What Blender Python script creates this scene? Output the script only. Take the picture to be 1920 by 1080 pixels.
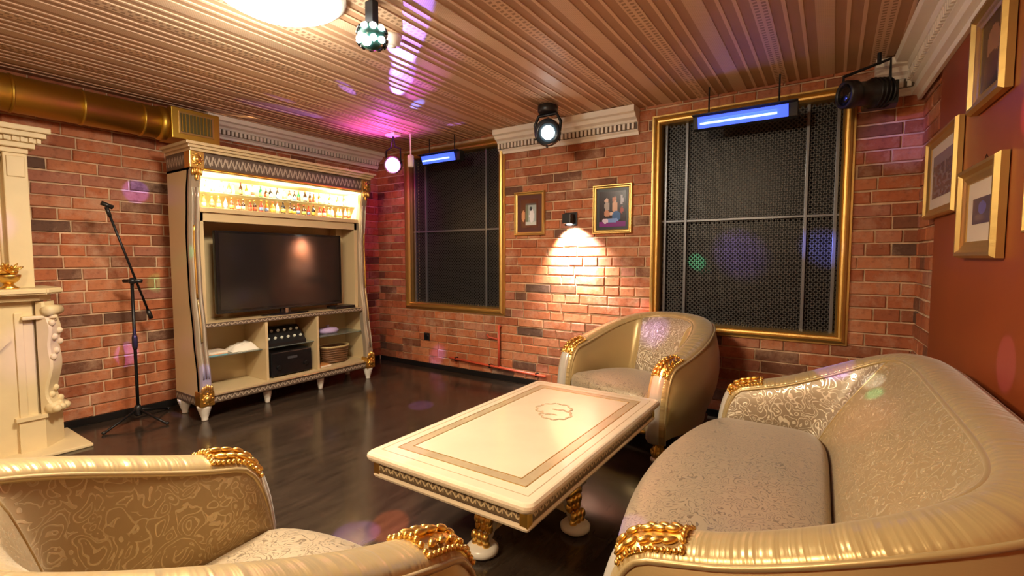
import bpy, bmesh, math, random
from mathutils import Vector, Matrix, noise
R = math.radians
PI = math.pi
random.seed(7)
S = bpy.context.scene
COL = S.collection
for o in list(bpy.data.objects): bpy.data.objects.remove(o)

# ------------------------------------------------------------------ camera
cd = bpy.data.cameras.new('camera'); cam = bpy.data.objects.new('camera', cd); COL.objects.link(cam)
cd.sensor_width = 36; cd.lens = 16.875; cd.clip_start = .02
cam.location = (0, 0, 1.35); cam.rotation_euler = (R(90 - 3.56), 0, R(33.7))
S.camera = cam
# ------------------------------------------------------------------ world, exposure
S.view_settings.view_transform = 'Standard'; S.view_settings.look = 'None'
S.view_settings.gamma = 1; S.view_settings.use_curve_mapping = False
S.view_settings.exposure = 0.0
w = bpy.data.worlds.new('world'); S.world = w; w.use_nodes = True
w.node_tree.nodes['Background'].inputs[0].default_value = (.05, .045, .06, 1)
w.node_tree.nodes['Background'].inputs[1].default_value = .3

def light(kind, name, loc, energy, color, size=.1, target=None, spot=None, blend=.15, sizey=None):
    l = bpy.data.lights.new(name, kind); l.energy = energy; l.color = color
    if kind == 'AREA':
        l.size = size
        if sizey: l.shape = 'RECTANGLE'; l.size_y = sizey
    else: l.shadow_soft_size = size
    if spot: l.spot_size = spot; l.spot_blend = blend
    o = bpy.data.objects.new(name, l); COL.objects.link(o); o.location = loc
    if target is not None:
        o.rotation_euler = (Vector(target) - Vector(loc)).to_track_quat('-Z', 'Y').to_euler()
    return o

WARM = (1, .68, .36); SOFTW = (1, .80, .58); COOL = (1, .95, .80)
# the two ceiling lights of the room, the sconce and the cabinet lamps
light('AREA', 'ceiling_dome_light', (-2.42, 1.46, 2.55), 82, (1, .82, .58), .45, target=(-2.42, 1.46, 0))
light('POINT', 'ceiling_dome_glow', (-2.42, 1.46, 2.46), 36, COOL, .12)
light('AREA', 'rear_dome_light', (-1.5, -.75, 2.50), 70, (1, .76, .46), .45, target=(-1.2, .2, 0))
light('POINT', 'rear_dome_glow', (-1.5, -.75, 2.38), 24, (1, .74, .44), .12)

MAG = (.92, .12, .95); VIO = (.32, .16, 1); BLU = (.16, .22, 1); GRN = (.1, 1, .4); ORA = (1, .25, .08); PUR = (.6, .15, 1)
PAR = Vector((-3.98, 3.62, 2.36)); DISCO = Vector((-2.0, 1.70, 2.42)); SCAN = Vector((-2.08, 3.62, 2.42)); GOBO = Vector((-.1, -.6, 2.4))  # last one: unseen beam source added behind the camera, without a fixture
def beam(src, tgt, radius, E, color, blend=.25):
    if radius > .12: blend = .95
    src = Vector(src); tgt = Vector(tgt); d = (tgt - src).length
    light('SPOT', 'disco_beam', src, E * 40 * d * d, color, .012, target=tgt, spot=2 * math.atan(radius / d), blend=blend)
BEAMS = [
 (DISCO, (-4.99, 1.67, 1.92), .10, 1.3, VIO), (DISCO, (-4.99, 1.55, .53), .09, 1.6, VIO),
 (DISCO, (-4.5, .78, 1.60), .14, .5, PUR), (DISCO, (-4.45, .93, .80), .22, .35, VIO),
 (DISCO, (-4.55, 1.78, 1.32), .07, .9, GRN), (DISCO, (-4.2, 1.83, .41), .10, 1.2, BLU),
 (DISCO, (-3.96, 4.3, .18), .13, 1.5, VIO), (DISCO, (.39, 4.3, 2.17), .25, .5, VIO),
 (DISCO, (-1.01, 4.34, 1.34), .07, 2.5, GRN), (DISCO, (-.12, 4.3, 1.46), .16, 3.0, BLU),
 (DISCO, (-.7, 4.3, 1.42), .22, 1.1, VIO), (DISCO, (-1.41, 4.3, .84), .12, .9, (1, .1, .1)),
 (DISCO, (-1.18, 3.95, .72), .17, .9, VIO), (DISCO, (-.80, 3.35, .26), .16, 1.3, ORA),
 (DISCO, (-.68, 3.0, .42), .06, 1.0, GRN),
 (GOBO, (.02, 3.05, .80), .10, 1.3, VIO), (GOBO, (.17, 2.62, .80), .035, 1.6, GRN),
 (GOBO, (.17, 2.72, .84), .045, 1.6, (.9, 1, 1)), (GOBO, (.12, 2.45, .72), .16, .35, ORA),
 (GOBO, (-.55, 1.55, .42), .07, .9, VIO), (GOBO, (-.2, 1.9, .44), .20, .22, ORA),
 (GOBO, (-1.82, 1.61, 0), .10, 6, ORA), (DISCO, (-1.90, 1.47, 0), .12, 5, VIO),
 (DISCO, (-3.1, 3.14, 0), .12, 2.5, VIO),
 (GOBO, (-1.58, 1.52, .48), .09, .35, PUR), (DISCO, (.566, 2.44, .95), .10, 1.2, VIO),
 (DISCO, (.56, 2.35, 1.85), .10, .8, MAG),
 (PAR, (-3.26, 2.52, 2.7), .045, 3.0, VIO), (PAR, (-3.08, 3.12, 2.7), .05, 5.0, BLU),
 (PAR, (-3.20, 3.78, 2.7), .04, 3.0, VIO), (PAR, (-3.93, 2.38, 2.7), .035, 2.2, VIO),
 (PAR, (-4.72, 2.45, 2.7), .035, 2.2, (1, .6, .3)), (PAR, (-2.15, 2.10, 2.7), .118, 5.5, VIO), (PAR, (-2.75, 2.62, 2.7), .09, 3.5, VIO),
 (PAR, (-2.62, 2.75, 2.7), .16, .9, MAG), (PAR, (-4.15, 2.75, 2.66), .10, 1.6, VIO),
]
for b in BEAMS: beam(*b)
light('SPOT', 'par_glow', PAR + Vector((.03, -.12, .02)), 16, MAG, .05, target=PAR + Vector((.10, -.2, .6)), spot=R(135), blend=.6)
light('SPOT', 'par_back_glow', PAR + Vector((-.02, .12, -.10)), 16, (1, .08, .6), .05, target=(-4.75, 4.35, 1.75), spot=R(110), blend=.8)
light('AREA', 'uv_glow', (-.62, 4.02, 2.42), 5, BLU, .5, target=(-.62, 3.6, 1.6), sizey=.05)
light('AREA', 'uv_glow', (-3.72, 4.08, 2.46), 4, VIO, .4, target=(-3.72, 3.6, 1.6), sizey=.05)

# ------------------------------------------------------------------ materials
def nt(name):
    m = bpy.data.materials.new(name); m.use_nodes = True
    t = m.node_tree; b = t.nodes['Principled BSDF']
    return m, t, b
def N(t, kind, **kw):
    n = t.nodes.new(kind)
    for k, v in kw.items():
        if k in ('_i',):
            for a, c in v.items(): n.inputs[a].default_value = c
        else: setattr(n, k, v)
    return n
def ramp(t, src, stops, interp='LINEAR'):
    r = t.nodes.new('ShaderNodeValToRGB'); cr = r.color_ramp; cr.interpolation = interp
    while len(cr.elements) < len(stops): cr.elements.new(.5)
    for e, (p, c) in zip(cr.elements, stops): e.position = p; e.color = (c[0], c[1], c[2], 1)
    t.links.new(src, r.inputs[0]); return r.outputs[0]
def coords(t, scale=(1, 1, 1), kind='Object'):
    tc = t.nodes.new('ShaderNodeTexCoord'); mp = t.nodes.new('ShaderNodeMapping')
    mp.inputs['Scale'].default_value = scale; t.links.new(tc.outputs[kind], mp.inputs[0]); return mp.outputs[0]
def bump(t, b, h, strength=.3, dist=.005):
    n = t.nodes.new('ShaderNodeBump'); n.inputs['Strength'].default_value = strength; n.inputs['Distance'].default_value = dist
    t.links.new(h, n.inputs['Height']); t.links.new(n.outputs[0], b.inputs['Normal'])
def plain(name, col, rough=.5, metal=0, var=.0, vs=6, bs=0, spec=None, coat=0):
    m, t, b = nt(name)
    b.inputs['Base Color'].default_value = (*col, 1); b.inputs['Roughness'].default_value = rough; b.inputs['Metallic'].default_value = metal
    if spec is not None: b.inputs['Specular IOR Level'].default_value = spec
    if coat: b.inputs['Coat Weight'].default_value = coat; b.inputs['Coat Roughness'].default_value = .15
    if var or bs:
        n = N(t, 'ShaderNodeTexNoise', _i={'Scale': vs, 'Detail': 4}); t.links.new(coords(t), n.inputs['Vector'])
        if var:
            lo = [c * (1 - var) for c in col]; hi = [min(1, c * (1 + var)) for c in col]
            t.links.new(ramp(t, n.outputs['Fac'], [(.3, lo), (.7, hi)]), b.inputs['Base Color'])
        if bs: bump(t, b, n.outputs['Fac'], bs, .01)
    return m
def emit(name, col, s):
    m, t, b = nt(name); b.inputs['Base Color'].default_value = (*col, 1)
    b.inputs['Emission Color'].default_value = (*col, 1); b.inputs['Emission Strength'].default_value = s
    return m
def brick_mat():
    m, t, b = nt('brick_clay')
    oi = t.nodes.new('ShaderNodeObjectInfo'); ge = t.nodes.new('ShaderNodeNewGeometry')
    a = N(t, 'ShaderNodeMath', operation='ADD'); t.links.new(oi.outputs['Random'], a.inputs[0]); t.links.new(ge.outputs['Random Per Island'], a.inputs[1])
    f = N(t, 'ShaderNodeMath', operation='FRACT'); t.links.new(a.outputs[0], f.inputs[0])
    c = ramp(t, f.outputs[0], [(0, (.10, .05, .03)), (.12, (.28, .09, .035)), (.35, (.38, .105, .038)), (.6, (.48, .14, .048)), (.85, (.52, .19, .08)), (1, (.36, .13, .08))])
    n = N(t, 'ShaderNodeTexNoise', _i={'Scale': 14, 'Detail': 6, 'Roughness': .7}); t.links.new(coords(t), n.inputs['Vector'])
    sp = ramp(t, n.outputs['Fac'], [(.30, (.55, .5, .5)), (.52, (1, 1, 1)), (.72, (1.0, 1.05, 1.1))])
    mx = N(t, 'ShaderNodeMixRGB', blend_type='MULTIPLY'); mx.inputs[0].default_value = 1
    t.links.new(c, mx.inputs[1]); t.links.new(sp, mx.inputs[2])
    # old mortar smeared over the faces: world scale blotches
    g = N(t, 'ShaderNodeTexNoise', _i={'Scale': 2.6, 'Detail': 9, 'Roughness': .75}); t.links.new(ge.outputs['Position'], g.inputs['Vector'])
    k = ramp(t, g.outputs['Fac'], [(.50, (0, 0, 0)), (.70, (.7, .7, .7))])
    m2 = N(t, 'ShaderNodeMixRGB'); t.links.new(k, m2.inputs[0]); t.links.new(mx.outputs[0], m2.inputs[1]); m2.inputs[2].default_value = (.60, .38, .25, 1)
    t.links.new(m2.outputs[0], b.inputs['Base Color']); b.inputs['Roughness'].default_value = .72
    bump(t, b, n.outputs['Fac'], .6, .008)
    return m
def damask(name, base, curl, scale=9, rough=.38, thick=.16, dist=5.5):
    m, t, b = nt(name)
    v = coords(t)
    wv = N(t, 'ShaderNodeTexNoise', _i={'Scale': scale * .55, 'Detail': 1.5}); t.links.new(v, wv.inputs['Vector'])
    mixv = N(t, 'ShaderNodeMixRGB', blend_type='ADD'); mixv.inputs[0].default_value = .35; t.links.new(v, mixv.inputs[1]); t.links.new(wv.outputs['Color'], mixv.inputs[2])
    vo = N(t, 'ShaderNodeTexVoronoi', feature='F1', _i={'Scale': scale}); t.links.new(mixv.outputs[0], vo.inputs['Vector'])
    s = N(t, 'ShaderNodeMath', operation='MULTIPLY'); s.inputs[1].default_value = dist * 4; t.links.new(vo.outputs['Distance'], s.inputs[0])
    n2 = N(t, 'ShaderNodeTexNoise', _i={'Scale': scale * 2.2, 'Detail': 2}); t.links.new(v, n2.inputs['Vector'])
    n3 = N(t, 'ShaderNodeMath', operation='MULTIPLY'); n3.inputs[1].default_value = 4; t.links.new(n2.outputs['Fac'], n3.inputs[0])
    ad = N(t, 'ShaderNodeMath', operation='ADD'); t.links.new(s.outputs[0], ad.inputs[0]); t.links.new(n3.outputs[0], ad.inputs[1])
    sn = N(t, 'ShaderNodeMath', operation='SINE'); t.links.new(ad.outputs[0], sn.inputs[0])
    k = ramp(t, sn.outputs[0], [(1 - thick * 2.2, (0, 0, 0)), (1 - thick, (1, 1, 1))])
    mx = N(t, 'ShaderNodeMixRGB'); t.links.new(k, mx.inputs[0]); mx.inputs[1].default_value = (*base, 1); mx.inputs[2].default_value = (*curl, 1)
    t.links.new(mx.outputs[0], b.inputs['Base Color'])
    rr = N(t, 'ShaderNodeMapRange', _i={3: rough + .12, 4: rough - .10}); t.links.new(k, rr.inputs[0]); t.links.new(rr.outputs[0], b.inputs['Roughness'])
    b.inputs['Sheen Weight'].default_value = .25; b.inputs['Metallic'].default_value = .25
    bump(t, b, k, .35, .002)
    return m
def satin(name, col, rough=.34, pleat=0):
    m, t, b = nt(name)
    b.inputs['Base Color'].default_value = (*col, 1); b.inputs['Roughness'].default_value = rough
    b.inputs['Sheen Weight'].default_value = .3; b.inputs['Metallic'].default_value = .35
    if pleat:
        uv = t.nodes.new('ShaderNodeUVMap'); sx = t.nodes.new('ShaderNodeSeparateXYZ'); t.links.new(uv.outputs[0], sx.inputs[0])
        nz = N(t, 'ShaderNodeTexNoise', noise_dimensions='1D', _i={'Scale': pleat, 'Detail': 2.5}); t.links.new(sx.outputs[0], nz.inputs['W'])
        bump(t, b, nz.outputs['Fac'], .55, .010)
    else:
        n = N(t, 'ShaderNodeTexNoise', _i={'Scale': 40, 'Detail': 3}); t.links.new(coords(t, (1, 1, 6)), n.inputs['Vector']); bump(t, b, n.outputs['Fac'], .12, .002)
    return m
def pattern_band(name, dark, lite, sx, kind='scroll'):
    m, t, b = nt(name); uv = t.nodes.new('ShaderNodeUVMap'); sp = t.nodes.new('ShaderNodeSeparateXYZ'); t.links.new(uv.outputs[0], sp.inputs[0])
    def M(op, a, c=None):
        n = N(t, 'ShaderNodeMath', operation=op)
        for i, q in enumerate((a, c)):
            if q is None: continue
            if isinstance(q, (int, float)): n.inputs[i].default_value = q
            else: t.links.new(q, n.inputs[i])
        return n.outputs[0]
    u, v = sp.outputs[0], sp.outputs[1]
    if kind == 'scroll':      # a running wave scroll
        wv = M('MULTIPLY', M('SINE', M('MULTIPLY', u, sx)), .22)
        d = M('ABSOLUTE', M('SUBTRACT', M('SUBTRACT', v, .5), wv))
        k = M('LESS_THAN', d, .11)
        w2 = M('MULTIPLY', M('SINE', M('MULTIPLY', u, sx * 2)), .5)
        k = M('MAXIMUM', k, M('MULTIPLY', M('GREATER_THAN', w2, .38), M('LESS_THAN', M('ABSOLUTE', M('SUBTRACT', v, .5)), .25)))
    elif kind == 'ladder':    # two rows of dark dashes between light lines
        r = M('ABSOLUTE', M('SUBTRACT', v, .5))
        row = M('MULTIPLY', M('GREATER_THAN', r, .10), M('LESS_THAN', r, .36))
        ph = M('MULTIPLY', M('GREATER_THAN', v, .5), PI)
        k = M('SUBTRACT', 1, M('MULTIPLY', row, M('GREATER_THAN', M('SINE', M('ADD', M('MULTIPLY', u, sx), ph)), -.1)))
    elif kind == 'dots':
        a = M('SINE', M('MULTIPLY', u, sx)); c = M('SINE', M('MULTIPLY', v, 28)); k = M('MULTIPLY', M('GREATER_THAN', M('MULTIPLY', a, c), -.35), 1)
    mx = N(t, 'ShaderNodeMixRGB'); t.links.new(k, mx.inputs[0]); mx.inputs[1].default_value = (*dark, 1); mx.inputs[2].default_value = (*lite, 1)
    t.links.new(mx.outputs[0], b.inputs['Base Color']); b.inputs['Roughness'].default_value = .5
    return m
BRICK = brick_mat()
MORTAR = plain('mortar', (.66, .46, .29), .9, var=.3, vs=8, bs=.5)
CEILD = plain('ceiling_dark', (.46, .27, .155), .6, var=.06, vs=3)
CEILL = plain('ceiling_line', (.76, .52, .34), .55)
CEILB = pattern_band('ceiling_band', (.56, .37, .23), (.72, .50, .33), 500, 'dots')
CEILP = pattern_band('ceiling_ladder', (.38, .22, .125), (.74, .51, .33), 170, 'ladder')
FLOOR, t_, b_ = nt('dark_floor')
b_.inputs['Roughness'].default_value = .13; b_.inputs['Specular IOR Level'].default_value = .5
n_ = N(t_, 'ShaderNodeTexNoise', _i={'Scale': 3, 'Detail': 8, 'Roughness': .65}); t_.links.new(coords(t_, (6, 1, 1)), n_.inputs['Vector'])
t_.links.new(ramp(t_, n_.outputs['Fac'], [(.3, (.022, .015, .011)), (.7, (.055, .037, .026))]), b_.inputs['Base Color'])
bk_ = N(t_, 'ShaderNodeTexBrick', _i={'Scale': 1, 'Mortar Size': .003, 'Brick Width': 1.2, 'Row Height': .3, 'Color1': (1, 1, 1, 1), 'Color2': (1, 1, 1, 1), 'Mortar': (0, 0, 0, 1)}); t_.links.new(coords(t_), bk_.inputs['Vector'])
bump(t_, b_, bk_.outputs['Color'], .25, .002)
mr_ = N(t_, 'ShaderNodeMapRange', _i={3: .12, 4: .20}); t_.links.new(n_.outputs['Fac'], mr_.inputs[0]); t_.links.new(mr_.outputs[0], b_.inputs['Roughness'])
REDP = plain('red_plaster', (.25, .050, .010), .42, var=.12, vs=2, bs=.08)
WHITE = plain('white_plaster', (.90, .84, .74), .5, var=.03)
STONE = plain('cream_stone', (.76, .62, .36), .5, var=.06, vs=5, bs=.15)
CREAM = plain('cream_lacquer', (.62, .48, .27), .32, coat=.3)
CREAM2 = plain('cream_inside', (.58, .45, .25), .5)
MARBLE = plain('table_cream', (.74, .62, .45), .16, coat=.6, var=.04, vs=5)
INLAY = plain('table_inlay', (.46, .36, .22), .2, coat=.5, var=.12, vs=9)
GOLD = plain('gold_leaf', (.84, .55, .15), .33, 1, bs=.25, vs=30)
GOLDF = plain('gold_frame', (.66, .45, .15), .38, .9, bs=.15, vs=20)
BRASS = plain('brass_duct', (.66, .44, .07), .42, 1, bs=.05, vs=5)
BLACK = plain('black_plastic', (.012, .012, .013), .35)
BLACKM = plain('black_metal', (.02, .02, .022), .4, .6)
BLACKG = plain('black_gloss', (.010, .009, .010), .08)
SCREEN = plain('tv_screen', (.018, .014, .014), .10)
NIGHT = plain('night_glass', (.006, .006, .008), .3, spec=.2)
GRILL = plain('grille_steel', (.075, .075, .075), .45, .5)
BARS = plain('dark_bars', (.17, .18, .20), .35, .6)
BASEB = plain('black_baseboard', (.010, .009, .009), .3)
PIPE = plain('red_paint', (.55, .08, .035), .4)
BROWN = plain('brown_trim', (.10, .062, .036), .4)
FRIEZE = pattern_band('frieze_scroll', (.10, .068, .048), (.42, .35, .27), 130)
MEANDER = pattern_band('table_meander', (.13, .085, .045), (.55, .42, .24), 150)
LED1 = emit('lens_white', (.85, 1, .98), 18)
LED2 = emit('lens_magenta', (1, .12, .85), 20)
UVT = emit('uv_tube', (.06, .13, 1), 1.3)
UVH = emit('uv_hot', (.45, .65, 1), 2)
DOME = emit('dome_glass', (1, .97, .88), 9)
SAT = satin('champagne_satin', (.46, .335, .145))
SATP = satin('pleated_satin', (.52, .385, .17), .30, pleat=30)
SATL = satin('silver_satin', (.70, .65, .56), .22)
DAM = damask('damask_back', (.38, .27, .12), (.60, .47, .26), 15, .36, .17)
DAM2 = damask('damask_silver', (.34, .26, .17), (.84, .74, .56), 14, .28, .2)
DAMS = damask('damask_seat', (.42, .33, .21), (.22, .165, .10), 17, .38, .16)
GLASS, t_, b_ = nt('shelf_glass'); b_.inputs['Base Color'].default_value = (.80, .95, .90, 1); b_.inputs['Roughness'].default_value = .05; b_.inputs['Transmission Weight'].default_value = .85

# ------------------------------------------------------------------ mesh helpers
def mesh_obj(name, bm, mat, parent=None, smooth=False, loc=None, rot=None):
    me = bpy.data.meshes.new(name); bm.to_mesh(me); bm.free()
    if smooth: me.polygons.foreach_set('use_smooth', [True] * len(me.polygons))
    for mt in (mat if isinstance(mat, (list, tuple)) else [mat]): me.materials.append(mt)
    o = bpy.data.objects.new(name, me); COL.objects.link(o)
    if parent: o.parent = parent
    if loc: o.location = loc
    if rot: o.rotation_euler = rot
    return o
def tag(o, label=None, cat=None, group=None, kind=None):
    if label: o['label'] = label
    if cat: o['category'] = cat
    if group: o['group'] = group
    if kind: o['kind'] = kind
    return o
def empty(name, loc, rz=0, label=None, cat=None, group=None, rot=None):
    o = bpy.data.objects.new(name, None); COL.objects.link(o); o.location = loc; o.rotation_euler = rot or (0, 0, rz); o.empty_display_size = .05
    return tag(o, label, cat, group)
def box(bm, x0, y0, z0, x1, y1, z1, bev=0, M=None):
    vs = [bm.verts.new((x, y, z)) for x in (x0, x1) for y in (y0, y1) for z in (z0, z1)]
    if M: 
        for v in vs: v.co = M @ v.co
    fs = [bm.faces.new([vs[i] for i in f]) for f in ((0, 1, 3, 2), (4, 6, 7, 5), (0, 4, 5, 1), (2, 3, 7, 6), (0, 2, 6, 4), (1, 5, 7, 3))]
    if bev:
        es = {e for f in fs for e in f.edges}
        bmesh.ops.bevel(bm, geom=list(es), offset=bev, segments=2, profile=.6, affect='EDGES')
def B(*a, **k):
    bm = bmesh.new(); box(bm, *a, **k); return bm
def tube(bm, pts, r, n=10, close=False, cap=True):
    pts = [Vector(p) for p in pts]; rs = r if isinstance(r, (list, tuple)) else [r] * len(pts)
    rings = []; L = len(pts); up = None
    for i, p in enumerate(pts):
        if close: t = pts[(i + 1) % L] - pts[i - 1]
        else: t = pts[min(i + 1, L - 1)] - pts[max(i - 1, 0)]
        t.normalize()
        if up is None: up = Vector((0, 0, 1)) if abs(t.z) < .9 else Vector((1, 0, 0))
        a = t.cross(up)
        if a.length < 1e-4: a = t.orthogonal()
        a.normalize(); up = a.cross(t)
        rings.append([bm.verts.new(p + (a * math.cos(2 * PI * k / n) + up * math.sin(2 * PI * k / n)) * rs[i]) for k in range(n)])
    for i in range(L if close else L - 1):
        q, s = rings[i], rings[(i + 1) % L]
        for k in range(n): bm.faces.new((q[k], q[(k + 1) % n], s[(k + 1) % n], s[k]))
    if cap and not close: bm.faces.new(rings[0][::-1]); bm.faces.new(rings[-1])
def lathe(bm, prof, n=20, c=(0, 0, 0), axis='Z', M=None):
    rings = []; c = Vector(c)
    for r, z in prof:
        ring = []
        for k in range(n):
            a = 2 * PI * k / n; p = Vector((r * math.cos(a), r * math.sin(a), z))
            if axis == 'Y': p = Vector((p.x, p.z, -p.y))
            if axis == 'X': p = Vector((p.z, p.x, p.y))
            if M: p = M @ p
            ring.append(bm.verts.new(c + p))
        rings.append(ring)
    for q, s in zip(rings, rings[1:]):
        for k in range(n): bm.faces.new((q[k], q[(k + 1) % n], s[(k + 1) % n], s[k]))
    bm.faces.new(rings[0][::-1]); bm.faces.new(rings[-1])
def blob(bm, c, s, rot=None, sub=2):
    r = bmesh.ops.create_icosphere(bm, subdivisions=sub, radius=1)
    M = Matrix.Translation(Vector(c)) @ (rot.to_4x4() if rot else Matrix()) @ Matrix.Diagonal((s[0], s[1], s[2], 1))
    bmesh.ops.transform(bm, matrix=M, verts=r['verts'])
def grid(bm, rows, uvs=None):
    V = [[bm.verts.new(p) for p in r] for r in rows]
    lay = bm.loops.layers.uv.verify() if uvs else None
    for i in range(len(V) - 1):
        for j in range(len(V[0]) - 1):
            try: f = bm.faces.new((V[i][j], V[i][j + 1], V[i + 1][j + 1], V[i + 1][j]))
            except ValueError: continue
            if uvs:
                for l, (a, b) in zip(f.loops, ((i, j), (i, j + 1), (i + 1, j + 1), (i + 1, j))): l[lay].uv = uvs[a][b]
    return V
def band(bm, u0, u1, z0, z1, y, th=.012):
    """flat band facing -y with uv: u = metres along, v = 0..1"""
    box(bm, u0, y, z0, u1, y + th, z1)
    lay = bm.loops.layers.uv.verify()
    for f in bm.faces:
        for l in f.loops: l[lay].uv = (l.vert.co.x, (l.vert.co.z - z0) / (z1 - z0))
def mould(bm, x0, z0, x1, z1, prof):
    """picture-frame moulding round an opening, prof = [(outward, y)]"""
    rings = []
    for (d, y) in prof:
        rings.append([bm.verts.new(p) for p in ((x0 - d, y, z0 - d), (x1 + d, y, z0 - d), (x1 + d, y, z1 + d), (x0 - d, y, z1 + d))])
    for a, b in zip(rings, rings[1:]):
        for k in range(4): bm.faces.new((a[k], a[(k + 1) % 4], b[(k + 1) % 4], b[k]))
def extr(bm, prof, x0, x1):
    """profile [(y,z)] extruded along x"""
    a = [bm.verts.new((x0, y, z)) for y, z in prof]; b = [bm.verts.new((x1, y, z)) for y, z in prof]
    n = len(prof)
    for k in range(n): bm.faces.new((a[k], b[k], b[(k + 1) % n], a[(k + 1) % n]))
    bm.faces.new(a[::-1]); bm.faces.new(b)

# ------------------------------------------------------------------ room shell
H = 2.70; XL, YB, YN = -5.0, 4.32, -1.6
WA = Vector((.49, YB, 0)); WB = Vector((.73, YN, 0)); RANG = math.atan2(WB.y - WA.y, WB.x - WA.x); RL = (WB - WA).length
fl = mesh_obj('floor', B(XL - .2, YN - .2, -.1, 1.0, YB + .2, 0), FLOOR); tag(fl, kind='structure')
ce = mesh_obj('ceiling', B(XL - .2, YN - .2, H, 1.0, YB + .2, H + .1), CEILD); tag(ce, kind='structure')
# ceiling strips: dashed ladder bands, wide bands and narrow lines running towards the windows
def cstrip(xc, wd, mat):
    if xc - wd / 2 < XL + .01 or xc + wd / 2 > .66: return
    bm = B(xc - wd / 2, YN, H - .006, xc + wd / 2, YB, H + .004)
    lay = bm.loops.layers.uv.verify()
    for f in bm.faces:
        for l in f.loops: l[lay].uv = (l.vert.co.y, (l.vert.co.x - xc) / wd + .5)
    mesh_obj('ceiling_strip', bm, mat, ce)
for k in range(-8, 4):
    x0 = -.95 + .58 * k
    cstrip(x0, .085, CEILP); cstrip(x0 + .29, .09, CEILB)
    for d in (.107, .183, .397, .473): cstrip(x0 + d, .019, CEILL)

def wall(name, loc, rz, L, mat, holes=(), th=.2):
    bm = bmesh.new(); xs = sorted({0, L, *[h[0] for h in holes], *[h[1] for h in holes]})
    for a, b in zip(xs, xs[1:]):
        hs = [h for h in holes if h[0] <= a + 1e-6 and h[1] >= b - 1e-6]
        if not hs: box(bm, a, 0, 0, b, th, H)
        else:
            box(bm, a, 0, 0, b, th, hs[0][2])
            if hs[0][3] < H - .001: box(bm, a, 0, hs[0][3], b, th, H)
    bmesh.ops.remove_doubles(bm, verts=bm.verts, dist=.0001)
    o = mesh_obj(name, bm, mat, loc=loc, rot=(0, 0, rz)); return tag(o, kind='structure')
W1 = (-4.40 - XL, -3.04 - XL, .80, 2.57); W2 = (-1.29 - XL, .03 - XL, .78, 2.52)
wb = wall('wall_back', (XL, YB, 0), 0, .49 - XL, MORTAR, (W1, W2))
wl = wall('wall_left', (XL, YN, 0), R(90), YB - YN, MORTAR)
wr = wall('wall_right', (WA.x, WA.y, 0), RANG, RL, MORTAR)
wn = wall('wall_near', (.75, YN, 0), R(180), .75 - XL, REDP)
# smooth red panel on the right wall, standing proud of the brick
mesh_obj('plaster_panel', B(.62, -.03, 0, RL, -.0005, H), REDP, wr)

# brick work
def brick_mesh(L, Hh):
    bm = bmesh.new(); c = .005; y0, y1 = .0, -.012
    o = [bm.verts.new(p) for p in ((0, y0, 0), (L, y0, 0), (L, y0, Hh), (0, y0, Hh))]
    m = [bm.verts.new(p) for p in ((0, y1 + c, 0), (L, y1 + c, 0), (L, y1 + c, Hh), (0, y1 + c, Hh))]
    i = [bm.verts.new(p) for p in ((c, y1, c), (L - c, y1, c), (L - c, y1, Hh - c), (c, y1, Hh - c))]
    for a, b in ((o, m), (m, i)):
        for k in range(4): bm.faces.new((a[k], a[(k + 1) % 4], b[(k + 1) % 4], b[k]))
    bm.faces.new(i)
    for v in bm.verts: v.co += Vector((random.uniform(-.0025, .0025), 0, random.uniform(-.002, .002)))
    me = bpy.data.meshes.new('brick'); bm.to_mesh(me); bm.free(); me.materials.append(BRICK); return me
BM = {}
CAMF = cam.rotation_euler.to_matrix()
def pix(p):
    v = CAMF.transposed() @ (Vector(p) - cam.location)
    if v.z > -.05: return None
    return 960 + 900 * v.x / -v.z, 540 - 900 * v.y / -v.z, -v.z
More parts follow.
